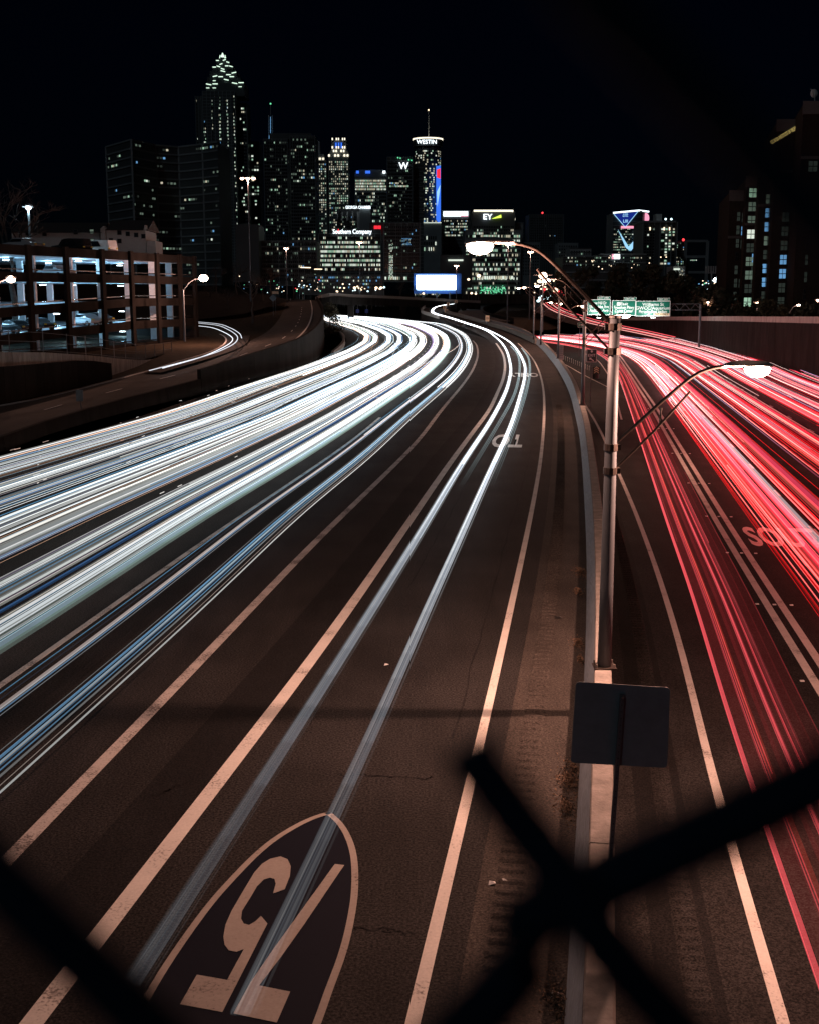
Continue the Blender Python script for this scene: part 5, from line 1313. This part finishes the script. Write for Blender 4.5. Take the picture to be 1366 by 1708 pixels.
# W tower
Y = 900; t = B('hotel_tower', 'dark tower with a single glowing white letter near its top', 676, Y)
block(t, 646, 688, 262, 470, Y, 30, 'tower_dark', bands=34, piers=7); block(t, 688, 706, 274, 470, Y+8, 30, 'tower_dark', 'side_wing', bands=32)
text('W', 6.5, 'lettering', 'led_white', t, facing(P(673.5, 277, Y-1.2)), extrude=.25)
mb = MB()
for x in (664, 668, 682, 686): mb.box(P(x, 263+(x-664)*.2, Y-.6), (.8, .4, .8))
mb.build('roof_light', 'pt_green', t)
a, b, zt, zb = rect(648, 686, 270, 468, Y-.6); a2 = rect(650, 682, 303, 313, Y-.7)
windows(t, [(a, b, zt, zb, Y-.5, 16, 34, .07, PALD, .75, .5), (a2[0], a2[1], a2[2], a2[3], Y-.6, 14, 2, .75, [2, 4, 1, 1, 4, 0], .8, .5)], seed=9)

# cylinder tower
Y = 1500; t = B('round_tower', 'slender round tower with a lit ring and sign at the top', 713, Y)
c = P(713, 300, Y); zt = P(713, 234, Y).z; rad = 24*Y/2033
mb = MB(); mb.tube([Vector((c.x, Y, 0)), Vector((c.x, Y, zt-8))], rad*.86, n=40); mb.build('shaft', 'tower_dark', t)
mb = MB(); mb.tube([Vector((c.x, Y, zt-8)), Vector((c.x, Y, zt))], rad, n=40); mb.build('top_drum', 'tower_dark', t)
mb = MB(); mb.tube([Vector((c.x, Y, zt)), Vector((c.x, Y, zt+1.6))], rad+.5, n=40); mb.build('ring_light', 'led_warm', t)
mb = MB(); mb.bar(Vector((c.x+1, Y, zt)), P(714.5, 184, Y), .7, .7); mb.build('antenna', 'tower_pale', t)
mb = MB(); mb.ball(P(714.5, 183.5, Y), .9); mb.build('beacon', 'pt_warm', t)
text('WESTIN', 6.6, 'lettering', 'led_white', t, facing((P(711, 237, Y).x, Y-rad-1.5, P(711, 237, Y-rad).z)), extrude=.2)
wn = MB(); q = random.Random(12); r2 = rad*.865
for k in range(72):
    z = zt-14-k*2.55
    for i in range(30):
        an = math.pi*(1+(i+.5)/30)
        if q.random() < .33 and (i % 5): 
            u = Vector((math.cos(an), math.sin(an), 0)); v = Vector((-u.y, u.x, 0)); cc = Vector((c.x, Y, z))+u*(r2+.1)
            wn.bar(cc-v*.7, cc+v*.7, .15, 1.5, mi=q.choices(range(6), [2, 6, 2, .2, 3, 1])[0])
wn.build('window', WM, t, kind='stuff')
# tall LED banner on its side
mb = MB(); a = P(728, 277, Y-rad); 
pts_ = [P(727, 277, Y-22), P(734.5, 276, Y-14), P(734.5, 368, Y-14), P(731, 372, Y-18), P(727, 366, Y-22)]
mb.add(pts_+[p+Vector((0, 2, 0)) for p in pts_], [(0, 1, 2, 3, 4), (5, 9, 8, 7, 6)]+[(i, (i+1) % 5, 5+(i+1) % 5, 5+i) for i in range(5)]); bn = mb.build('banner', 'led_blue', t)
mb = MB(); mb.add([P(728, 283, Y-23), P(734, 281, Y-15), P(734, 298, Y-15), P(728, 296, Y-23)], [(0, 1, 2, 3)]); mb.build('banner_patch', 'led_red', bn)
mb = MB(); mb.add([P(728, 320, Y-23), P(734, 308, Y-15), P(733.5, 316, Y-15), P(729, 345, Y-23)], [(0, 1, 2, 3)]); mb.build('banner_patch', 'poster_light', bn)
block(t, 698, 738, 371, 470, Y-60, 40, 'tower_grey', 'podium'); mb = MB(); mb.bar(P(704, 371.5, Y-61), P(736, 371.5, Y-61), .6, .8); mb.build('podium_light', 'win_white', t)
a, b, z1, z2 = rect(706, 728, 392, 420, Y-61); windows(t, [(a, b, z1, z2, Y-60.6, 6, 3, .4, PALW, .5, .6)], seed=3, name='podium_window')

# chamber building
Y = 760; t = B('concrete_building', 'concrete block with pale vertical fins below a lit white name sign', 592, Y)
block(t, 562, 619, 350, 392, Y+6, 25, 'tower_dark'); block(t, 600, 619, 346, 390, Y-2, 20, 'tower_grey', 'pale_slab'); block(t, 596, 600, 353, 385, Y, 5, 'tower_pale', 'fin')
for x in (562, 570, 578.5, 587.5): block(t, x, x+2.4, 353, 368 if x > 562 else 366, Y+4, 3, 'tower_pale', 'fin')
text('GEORGIA CHAMBER', 2.5, 'lettering', 'led_white', t, facing(P(598, 346, Y-3)), extrude=.15, sx=.68)
a, b, z1, z2 = rect(564, 598, 360, 384, Y+5.4); windows(t, [(a, b, z1, z2, Y+5.5, 14, 6, .15, PALG, .6, .5)], seed=4)
Y = 700; t = B('low_tower', 'low dark tower block with a red lit panel on its roof corner', 625, Y)
block(t, 617, 646, 372, 470, Y+30, 20, 'tower_dark'); mb = MB(); a = P(624, 376, Y+28); b = P(636, 388, Y+28)
for k in range(2):
    for j in range(2): mb.box((a.x+(b.x-a.x)*(k+.5)/2, Y+29, b.z+(a.z-b.z)*(j+.5)/2), ((b.x-a.x)*.46, .5, (a.z-b.z)*.46))
mb.build('red_panel', 'led_red', t)

# office with the red triangle and company name
Y = 640; t = B('office_building', 'wide office block full of lit windows under a white name sign with a red triangle', 588, Y)
block(t, 532, 636, 390, 462, Y, 30, 'tower_dark', bands=9, piers=10); block(t, 560, 636, 382, 390, Y+10, 15, 'tower_dark', 'penthouse')
text('Southern Company', 3.2, 'lettering', 'led_white', t, facing(P(588, 386.5, Y-1)), extrude=.2, sx=.80)
a = P(565, 388.5, Y-1); mb = MB(); mb.add([a+Vector((-1.1, 0, 0)), a+Vector((1.1, 0, 0)), a+Vector((0, 0, 2.2)), a+Vector((-1.1, .4, 0)), a+Vector((1.1, .4, 0)), a+Vector((0, .4, 2.2))], [(0, 1, 2), (3, 5, 4), (0, 3, 4, 1), (1, 4, 5, 2), (2, 5, 3, 0)]); mb.build('triangle_logo', 'led_red', t)
a, b, z1, z2 = rect(533, 635, 393, 453, Y-.6)
windows(t, [(a, b, z1, z2, Y-.5, 46, 8, .62, [6, 4, 1, 0, 8, .5], .82, .5)], seed=14)
# apartment block with a lit stair and blue lights
Y = 560; t = B('apartment_block', 'dark apartment block with a bright broken vertical light strip', 670, Y)
block(t, 640, 700, 372, 470, Y, 24, 'tower_dark', bands=14, piers=6)
a, b, z1, z2 = rect(642, 698, 376, 455, Y-.6); a2 = rect(649, 656, 405, 464, Y-.8); a3 = rect(670, 686, 397, 409, Y-.8); a4 = rect(642, 682, 461, 467, Y-.8)
windows(t, [(a, b, z1, z2, Y-.5, 18, 14, .12, PALD, .7, .5), (a2[0], a2[1], a2[2], a2[3], Y-.7, 4, 32, .72, [2, 2, 1, .5, 7, 0], .7, .7), (a3[0], a3[1], a3[2], a3[3], Y-.7, 9, 6, .6, [0, 0, 0, 6, 1, 0], .6, .6), (a4[0], a4[1], a4[2], a4[3], Y-.7, 14, 1, .8, [3, 4, 1, 0, 5, 0], .85, .8)], seed=15)
# low block in front of the curved office
Y = 520; t = B('low_block', 'windowless dark block right of the tallest lamp mast', 430, Y)
block(t, 393, 434, 374, 470, Y, 20, 'tower_dark'); block(t, 434, 530, 402, 476, Y+10, 20, 'tower_dark', 'wing', bands=8, piers=9)
a, b, z1, z2 = rect(436, 528, 404, 470, Y+9.5); windows(t, [(a, b, z1, z2, Y+9.4, 28, 9, .10, PALD, .6, .5)], seed=16)
# low street block with shop lights
Y = 500; t = B('low_block', 'long low dark block with scattered blue and cream lights behind the bridge', 580, Y)
block(t, 500, 640, 458, 492, Y, 20, 'tower_dark'); a, b, z1, z2 = rect(502, 638, 460, 482, Y-.5)
windows(t, [(a, b, z1, z2, Y-.6, 50, 4, .22, [1, 1, 2, 3, 2, 2], .6, .5)], seed=17)
mb = MB(); mb.bar(P(502, 446, Y-1), P(519, 446.5, Y-1), .3, .35); mb.bar(P(525, 449, Y-1), P(538, 449, Y-1), .3, .35); mb.build('sign_strip', 'pt_warm', t)

# bank building with the white and red strip
Y = 980; t = B('bank_building', 'dark mid-rise with a glowing white strip sign edged in red', 758, Y)
block(t, 737, 782, 352, 470, Y, 25, 'tower_dark', bands=20)
mb = MB(); a = P(739, 352.5, Y-1); b = P(780, 361, Y-1); mb.box(((a.x+b.x)/2, Y-1, (a.z+b.z)/2), (b.x-a.x, .8, a.z-b.z)); f = mb.build('sign_panel', 'led_white', t)
mb = MB(); a = P(768, 359.5, Y-1.6); b = P(780, 361, Y-1.6); mb.box(((a.x+b.x)/2, Y-1.6, (a.z+b.z)/2), (b.x-a.x, .2, a.z-b.z)); mb.build('red_strip', 'led_pink', f)
a, b, z1, z2 = rect(740, 779, 366, 395, Y-.5); windows(t, [(a, b, z1, z2, Y-.5, 22, 6, .38, [3, 5, 2, .5, 4, 1], .75, .45)], seed=18)
t = B('tunnel_annex', 'low dark building with one long cream ceiling light', 755, 600); block(t, 735, 786, 425, 480, 600, 20, 'tower_dark'); mb = MB(); mb.bar(P(747, 434, 599), P(772, 434, 599), .4, .8); mb.build('long_light', 'win_white', t)

# EY building
Y = 700; t = B('office_tower', 'mid-rise office with a bright roofline and two glowing letters beside a yellow beam', 820, Y)
block(t, 787, 858, 352, 384, Y, 34, 'tower_dark'); block(t, 776, 866, 384, 498, Y-3, 40, 'tower_grey', 'lower_wall', bands=13, piers=8); block(t, 858, 870, 372, 498, Y+8, 30, 'tower_grey', 'side_wing', bands=14)
mb = MB(); mb.bar(P(789.5, 351.5, Y-1), P(854, 351.5, Y-1), .8, 1.0); mb.bar(P(854, 351.5, Y-1), P(857.5, 366, Y+26), .8, 1.0); mb.build('roofline_light', 'led_warm', t)
text('EY', 4.3, 'lettering', 'led_white', t, facing(P(812.5, 362, Y-1)), extrude=.3, sx=1.1)
p0, p1, p2 = P(819, 365, Y-1), P(835, 358, Y-1), P(835.5, 363, Y-1); mb = MB(); mb.add([p0, p2, p1, p0+Vector((0, .5, 0)), p2+Vector((0, .5, 0)), p1+Vector((0, .5, 0))], [(0, 1, 2), (3, 5, 4), (0, 3, 4, 1), (1, 4, 5, 2), (2, 5, 3, 0)]); mb.build('beam_logo', 'led_lime', t)
a, b, z1, z2 = rect(789, 856, 376, 392, Y-3.6); a2 = rect(777, 865, 390, 492, Y-3.6); a3 = rect(803, 855, 460, 466, Y-4); a4 = rect(800, 842, 478, 490, Y-4)
windows(t, [(a, b, z1, z2, Y-3.7, 24, 3, .2, PALW, .6, .6), (a2[0], a2[1], a2[2], a2[3], Y-3.6, 34, 13, .45, [5, 6, 2, 0, 6, 1], .78, .5), (a3[0], a3[1], a3[2], a3[3], Y-3.9, 14, 1, .97, [1, 3, 0, 0, 6, 0], .94, .85)], seed=19)
mb = MB(); q = random.Random(3)
for k in range(110): mb.box(P(q.uniform(800, 842), q.gauss(483, 3), Y-5), (.45, .2, .35))
mb.build('green_fairy_light', 'pt_green', t, kind='stuff')

Y = 1250; t = B('striped_tower', 'tall dark tower with fine vertical stripes right of the lit roofline', 908, Y)
block(t, 882, 937, 357, 480, Y, 40, 'tower_dark', piers=18); mb = MB(); mb.ball(P(904, 355, Y), 1.0); mb.build('beacon', 'pt_red', t)
a, b, z1, z2 = rect(884, 936, 362, 420, Y-.6); windows(t, [(a, b, z1, z2, Y-.6, 20, 14, .03, PALD, .4, .4)], seed=20)
for x0, x1, yt, Y, mt, lb in ((866, 899, 404, 900, 'tower_grey', 'plain grey low tower with red beacons before the striped tower'), (930, 962, 405, 850, 'tower_grey', 'grey stepped block right of the striped tower'), (950, 984, 414, 800, 'tower_pale', 'pale ribbed low block before the stepped grey one')):
    t = B('grey_block', lb, (x0+x1)/2, Y); block(t, x0, x1, yt, 480, Y, 20, mt, bands=10 if mt == 'tower_pale' else 0, bmt='tower_dark')
    a, b, z1, z2 = rect(x0+1, x1-1, yt+3, 460, Y-.6); windows(t, [(a, b, z1, z2, Y-.6, 8, 10, .05, PALD, .5, .4)], seed=int(x0))
Y = 560; t = B('parking_deck', 'long low dark deck with a row of greenish ceiling lights', 985, Y)
block(t, 938, 1024, 428, 480, Y, 30, 'tower_dark', bands=4); block(t, 1000, 1075, 424, 480, Y+4, 30, 'tower_dark', 'wing', bands=4)
a, b, z1, z2 = rect(940, 1070, 427, 445, Y-.6); windows(t, [(a, b, z1, z2, Y-.6, 44, 3, .34, [4, 5, 4, .3, 1, 2], .5, .35)], seed=21)
mb = MB(); mb.box(P(1026.5, 428, Y-1), (3.6, .4, 2.2)); f = mb.build('screen', 'led_white', t); mb = MB(); mb.box(P(1021.5, 428, Y-1.3), (.9, .3, 2.2)); mb.build('screen_edge', 'led_pink', f)
# banner tower
Y = 780; t = B('banner_tower', 'tower wrapped in a glowing blue triangular poster with a bright roof edge', 1050, Y)
block(t, 1022, 1067, 355, 480, Y, 26, 'tower_dark', bands=18); 
a = P(1067, 351, Y); b = P(1081, 353, Y+24); mb = MB(); mb.prism([(a.x, a.y), (b.x, b.y), (b.x-4, b.y+12), (a.x-4, a.y+26)], 4, a.z); mb.build('side_wall', 'tower_dark', t)
mb = MB(); mb.bar(P(1022, 355, Y-.5), P(1064.5, 351, Y-.5), .8, .9); mb.bar(P(1064.5, 351, Y-.5), P(1081, 353, Y+22), .8, .9); mb.build('roofline_light', 'led_white', t)
mb = MB(); q3 = [P(1023, 357, Y-.6), P(1042, 379, Y-.6), P(1063, 353, Y-.6)]; mb.add(q3+[p+Vector((0, .4, 0)) for p in q3], [(0, 1, 2), (3, 5, 4), (0, 3, 4, 1), (1, 4, 5, 2), (2, 5, 3, 0)]); f = mb.build('poster', 'poster_blue', t)
mb = MB(); mb.bar(q3[0]+Vector((0, -.2, 0)), q3[1]+Vector((0, -.2, 0)), .3, .35); mb.bar(q3[1]+Vector((0, -.2, 0)), q3[2]+Vector((0, -.2, 0)), .3, .35); mb.build('poster_edge', 'poster_light', f)
text('LIII', 2.6, 'lettering', 'poster_light', f, facing(P(1042.5, 369, Y-.9)), extrude=.1)
text('SUPER\nBOWL', 1.2, 'lettering', 'poster_light', f, facing(P(1042.5, 359, Y-.9)), extrude=.1)
mb = MB(); a = P(1035, 377, Y-.8); b = P(1062, 381, Y-.8); mb.box(((a.x+b.x)/2, Y-.8, (a.z+b.z)/2), (b.x-a.x, .2, a.z-b.z)); mb.build('poster_strip', 'led_pink', t)
# generic abstract light shape in place of the figure
mb = MB()
def pl(lst, dy=0):
    q = [P(x, y, Y-1.0-dy) for x, y in lst]; n_ = len(q); mb.add(q+[p+Vector((0, .3, 0)) for p in q], [tuple(range(n_)), tuple(range(n_, 2*n_))[::-1]]+[(i, (i+1) % n_, n_+(i+1) % n_, n_+i) for i in range(n_)])
pl([(1030, 383), (1047, 410), (1051, 419), (1043, 413)]); pl([(1061, 374), (1067, 376), (1067, 418), (1062, 418), (1060, 408), (1052, 418), (1047, 412), (1056, 402), (1057, 390), (1061, 384)], .1)
mb.build('poster_figure', 'poster_light', t)
mb = MB(); a = P(1076, 364, Y+14); mb.ball(a, 2.4, .5, 3.4); mb.build('poster_dot', 'led_pink', t)
a, b, z1, z2 = rect(1023, 1066, 380, 423, Y-.6); windows(t, [(a, b, z1, z2, Y-.55, 16, 10, .35, [4, 4, 4, .5, 1, 2], .8, .35)], seed=22)
# apartment tower right of it
Y = 620; t = B('apartment_tower', 'dark apartment tower with orange uplights and two cool roof lamps', 1098, Y)
block(t, 1072, 1125, 370, 480, Y, 26, 'tower_dark', piers=6); block(t, 1070, 1127, 368, 371, Y-1, 28, 'tower_grey', 'cornice'); block(t, 1094, 1103, 357, 368, Y+6, 8, 'tower_pale', 'penthouse')
mb = MB()
for x in (1083.5, 1107, 1116): mb.bar(P(x, 384, Y-.8), P(x, 379, Y-.8), .5, .4)
mb.build('uplight', 'pt_warm', t); mb = MB()
for x in (1109.5, 1119): mb.ball(P(x, 365.5, Y), .55)
mb.build('roof_lamp', 'pt_cool', t)
rs = []
for x0, x1, pr_ in ((1074, 1090, .06), (1101, 1107, .2), (1108, 1112, .75), (1114, 1124, .4)):
    a, b, z1, z2 = rect(x0, x1, 375, 442, Y-.6); rs.append((a, b, z1, z2, Y-.6, max(1, int((x1-x0)/4)), 14, pr_, [2, 6, 2, .3, 4, 1], .6, .55))
windows(t, rs, seed=23)
Y = 640; t = B('glass_office', 'dark blue glass office with a pale frame at the right', 1155, Y)
block(t, 1143, 1176, 402, 480, Y, 26, 'tower_glass', bands=3, piers=1); block(t, 1127, 1143, 402, 480, Y+4, 20, 'tower_dark', 'side_wing')
a, b, z1, z2 = rect(1128, 1142, 404, 445, Y+3.4); a2 = rect(1150, 1162, 432, 436, Y-.7)
windows(t, [(a, b, z1, z2, Y+3.4, 6, 12, .18, [5, 3, 3, .3, 0, 1], .6, .5), (a2[0], a2[1], a2[2], a2[3], Y-.7, 5, 1, .9, [2, 0, 1, 2, 1, 0], .6, .4)], seed=24)
mb = MB(); mb.ball(P(1139, 400, Y), .7); mb.build('beacon', 'pt_red', t)
Y = 480; t = B('shop_building', 'small pale low building with white lamps before the dark blue office', 1131, Y)
block(t, 1122, 1141, 444, 480, Y, 12, 'tower_pale'); mb = MB(); mb.bar(P(1123, 449, Y-.6), P(1133, 449, Y-.6), .4, .6); mb.build('lamp_strip', 'win_white', t)
mb = MB()
for x, y in ((1137, 452), (1134, 458), (1137, 459), (1125, 466)): mb.box(P(x, y, Y-.3), (.5, .2, .35))
mb.build('window', 'win_warm', t)
# stadium lamp rack
Y = 430; t = thing('lamp_rack', 'tall rack of dark vertical panels on a pole above the wall at the right', 'mast', (P(1186, 500, Y).x, Y, 2))
mb = MB(); mb.bar((P(1186, 500, Y).x, Y, 2), P(1186, 452, Y), .4, .4); mb.build('pole', 'tower_pale', t)
for k in range(6): x = 1177+k*4; mb = MB(); mb.box(P(x, 450, Y), (.5, .3, 2.6)); mb.build('rack_panel', 'tower_pale', t)
mb = MB(); mb.bar(P(1176, 455, Y), P(1198, 455, Y), .2, .2); mb.build('crossarm', 'tower_pale', t)
t = thing('flood_lamp', 'small very bright white flood lamp below the lamp rack', 'street light', (P(1194, 467, 470).x, 470, 2)); a = P(1194, 467, 470)
mb = MB(); mb.bar((a.x, 470, 2), a, .2, .2); mb.build('pole', 'galvanised', t); mb = MB(); mb.ball(a, 1.1, .5, 1.0); mb.build('lens', 'cool_lens', t)

# brick university building at the right
YR = 262
t = B('brick_building', 'tall dark brick residence with lit bay windows at the right edge', 1300, YR)
t.location.z = 3; ORG[t.name] = Vector(t.location)
wings = [(1217, 1247, 320, 308, 'wing'), (1245, 1270, 296, 300, 'wing'), (1268, 1300, 262, 292, 'wing'), (1296, 1345, 202, 282, 'wall'), (1340, 1440, 172, 262, 'wall')]
for x0, x1, yt, Y, nm in wings:
    a, b, zt, zb = block(t, x0, x1, yt, 525, Y, 40, 'brick', nm)
    k_ = 12*a/Y*1.15; mb = MB(); mb.prism([(a-.3, Y-.3), (b+.3, Y-.3), (b+k_, Y+12), (a+k_, Y+12)], zt-2.2, zt+.4); mb.build('cornice', 'pale_trim', t)
    mb = MB(); mb.box(((a+b)/2, Y-.12, zt-11), (b-a, .4, .6)); mb.build('string_course', 'pale_trim', t)
wframe = {}
def win(cx, cz, Y, wd, hg, lit_):
    key = (round(wd, 2), round(hg, 2), lit_)
    if key not in wframe:
        mb = MB(); mb.box((0, 0, 0), (wd, .16, hg)); o1 = mb.build('window', 'sign_black', t)
        mb = MB()
        for sx in (-1, 1):
            for sz in (-1, 1): mb.box((sx*wd*.25, -.10, sz*hg*.25), (wd*.42, .05, hg*.42))
        o2 = mb.build('pane', lit_, o1)
        for o in (o1, o2):
            for v in o.data.vertices: v.co += ORG[t.name]
        wframe[key] = (o1, o2); o1.location = Vector((cx, Y-.1, cz))-ORG[t.name]
        return
    o1, o2 = wframe[key]; c1 = o1.copy(); col.objects.link(c1); c1.parent = t; c1.location = Vector((cx, Y-.1, cz))-ORG[t.name]
    c2 = o2.copy(); col.objects.link(c2); c2.parent = c1
q = random.Random(31)
for x, Y, y0, y1, wd, pal in ((1229, 308, 350, 505, .8, 'd'), (1237, 308, 352, 505, .8, 'd'), (1251, 300, 310, 515, 2.0, 'l'), (1256.5, 300, 420, 505, .6, 'd'), (1279, 292, 320, 505, 1.8, 'm'), (1272, 292, 440, 505, .5, 'd'), (1285, 292, 440, 505, .5, 'd'), (1307, 282, 350, 515, 1.6, 'b'), (1337, 282, 385, 510, 1.4, 'm'), (1330, 282, 390, 505, .5, 'd'), (1346, 262, 390, 505, .6, 'd'), (1347.5, 262, 255, 300, 2.0, 'y'), (1359, 262, 258, 290, .8, 'v')):
    z1 = P(x, y0, Y).z; z2 = P(x, y1, Y).z; n_ = max(1, int((z1-z2)/3.05)); cx = P(x, 400, Y).x
    for k in range(n_):
        cz = z2+(z1-z2)*(k+.5)/n_
        r_ = q.random()
        m_ = {'d': 'win_faint' if r_ < .5 else ('win_blue' if r_ < .62 else 'dark_pane'), 'l': 'win_dim' if r_ < .35 else ('win_green' if r_ < .6 else 'win_faint'), 'm': 'win_dim' if r_ < .35 else ('win_faint' if r_ < .8 else 'win_blue'),
              'b': 'win_blue' if k in (2, 3) else 'win_faint', 'y': 'win_green' if k == 1 else 'win_faint', 'v': 'led_blue' if k == 1 else 'dark_pane'}[pal]
        if pal == 'l' and k == 5: m_ = 'win_white'
        win(cx, cz, Y, wd, 2.3, m_)
a = P(1287, 237, 281.5); b = P(1337, 208, 281.5)
text('GEORGIA INSTITUTE OF TECHNOLOGY', 1.15, 'lettering', 'led_yellow', t, Matrix.Translation((a+b)/2) @ Matrix.Rotation(-.53, 4, 'Y') @ Matrix.Rotation(math.pi/2, 4, 'X'), extrude=.06, sx=.40)
t2 = thing('satellite_dish', 'white satellite dish on the roof of the brick building', 'dish', tuple(P(1358, 170, 268)))
a = P(1358, 155, 268); mb = MB(); rows = []
for k in range(4): rows.append([a+Vector((math.cos(j/12*6.283)*.27*k, .12*k*k*.4, math.sin(j/12*6.283)*.30*k)) for j in range(13)])
for r1, r2_ in zip(rows[:-1], rows[1:]): mb.strip(r1, r2_)
mb.build('dish_bowl', 'tower_pale', t2); mb = MB(); mb.bar(a, P(1358, 172, 268), .15, .15); mb.bar(a+Vector((-1, 0, .8)), a+Vector((0, -1.2, 0)), .06, .06); mb.build('dish_stand', 'tower_pale', t2)

# bright billboard behind the bridge
Y = 470; t = thing('billboard', 'large glowing white billboard behind the bridge', 'billboard', (P(727, 495, Y).x, Y, 2))
a = P(690, 456, Y); b = P(769, 490, Y); mb = MB(); mb.box(((a.x+b.x)/2, Y+2.4, (a.z+b.z)/2), (b.x-a.x, 1.2, a.z-b.z)); mb.build('board_frame', 'board_glow_blue', t)  # blue colour stands in for the screen's glow spilling over the frame
a = P(694, 459, Y); b = P(760, 483.5, Y); mb = MB(); mb.box(((a.x+b.x)/2, Y, (a.z+b.z)/2), (b.x-a.x, .3, a.z-b.z)); mb.build('screen', 'screen_white', t)  # rear side glows too, added to light the frame behind
for x in (705, 728, 750): p = P(x, 488, Y+1); mb = MB(); mb.tube([Vector((p.x, Y+1, -1)), p], .4, n=8); mb.build('post', 'galvanised', t)
# pale low wall right of the billboard
mb = MB(); a = P(770, 493, 460); b = P(890, 504, 460); mb.box(((a.x+b.x)/2, 460, (a.z+b.z)/2), (b.x-a.x, .5, a.z-b.z+1)); o = mb.build('concrete_wall', 'wall_concrete'); tag(o, 'plain low wall below the lit-roof office, behind the slip road', 'wall')

# distant small lights: street lamps and queued cars
def lights(name, label, pts, r_=.35, zb=3):
    mb = MB(); mats = ['pt_warm', 'pt_red', 'pt_cool', 'pt_green', 'galvanised', 'win_blue']
    for x, y, Y, mi, s_ in pts:
        p = P(x, y, Y); mb.ball(p, r_*s_, r_*s_*.6, r_*s_*.8, mi=mi, n=6, k=4); mb.bar((p.x, Y+.1, min(zb, p.z-.2)), (p.x, Y+.1, p.z-.05), .08, .08, mi=4)
    o = mb.build(name, mats, kind='stuff'); tag(o, label, 'lights')
q = random.Random(77)
pts = [(q.uniform(385, 545), q.gauss(480, 8), q.uniform(430, 480), q.choices((0, 1, 2, 3, 5), (5, 1, 4, 2, 2))[0], q.uniform(.4, .8)) for _ in range(46)]
pts += [(q.uniform(560, 645), q.gauss(482, 4), q.uniform(430, 470), q.choice((0, 0, 2)), q.uniform(.5, 1.3)) for _ in range(26)]
pts += [(x, 480, 440, 0, 1.6) for x in (592, 628, 636)]+[(706, 489.5, 440, 0, 1.3)]
lights('street_light_cluster', 'scatter of small lights among the trees below the skyline', pts)
pts = [(q.uniform(896, 930), q.gauss(498, 2.5), 430, 2, q.uniform(.8, 2.0)) for _ in range(30)]+[(q.uniform(905, 940), q.gauss(489, 4), 440, 1, q.uniform(.6, 1.5)) for _ in range(26)]+[(q.uniform(890, 940), q.gauss(478, 12), 445, 0, q.uniform(.4, 1.2)) for _ in range(26)]+[(926, 484, 430, 0, 3), (899, 469, 440, 0, 2.4), (798, 460, 440, 0, 2.2), (781, 466, 450, 0, 1.6), (786, 489, 450, 0, 1.4), (793, 490, 450, 0, 1.2)]
lights('street_traffic_lights', 'cluster of red and white car and street lights where the exit road meets the city', pts)
pts = [(q.uniform(1150, 1215), q.gauss(476, 5), 460, q.choices((0, 2, 3, 5), (4, 3, 2, 2))[0], q.uniform(.4, .9)) for _ in range(36)]+[(q.uniform(940, 1120), q.uniform(425, 452), 540, 0, q.uniform(.4, .9)) for _ in range(16)]
lights('street_light_cluster', 'scatter of small lights beyond the dark trees at the right', pts)

# ------------------------------------------------------------------ chain-link fence right before the lens
def K(x, y, d): # point at depth d along the view axis
    r_ = ray(x, y); return Vector((0, 0, CH))+r_*d
cf = thing('chain_link_fence', 'out-of-focus chain-link fence wires with a cut opening, close to the camera', 'fence', tuple(K(683, 1500, .13)))
def wire(pts, r_):
    q = cr([K(*p) for p in pts], .004); mb = MB(); mb.tube(q, r_, n=12); mb.build('wire', 'fence_wire', cf, smooth=True)
wire([(772, 1243, .125), (850, 1350, .124), (935, 1462, .122), (985, 1545, .122), (1080, 1660, .124), (1200, 1790, .126), (1400, 1990, .128)], .0030)
wire([(1700, 1120, .120), (1520, 1215, .121), (1366, 1300, .122), (1180, 1390, .124), (1010, 1470, .127), (930, 1512, .130), (880, 1530, .132), (875, 1600, .132), (800, 1690, .130), (640, 1860, .127), (500, 2050, .124)], .0035)
wire([(-300, 1190, .125), (-120, 1350, .125), (20, 1485, .125), (150, 1610, .125), (300, 1760, .125), (480, 1950, .124)], .0032)
wire([(860, -150, .078), (985, -10, .078), (1110, 110, .078), (1240, 240, .078), (1376, 390, .078), (1560, 590, .078)], .0021)
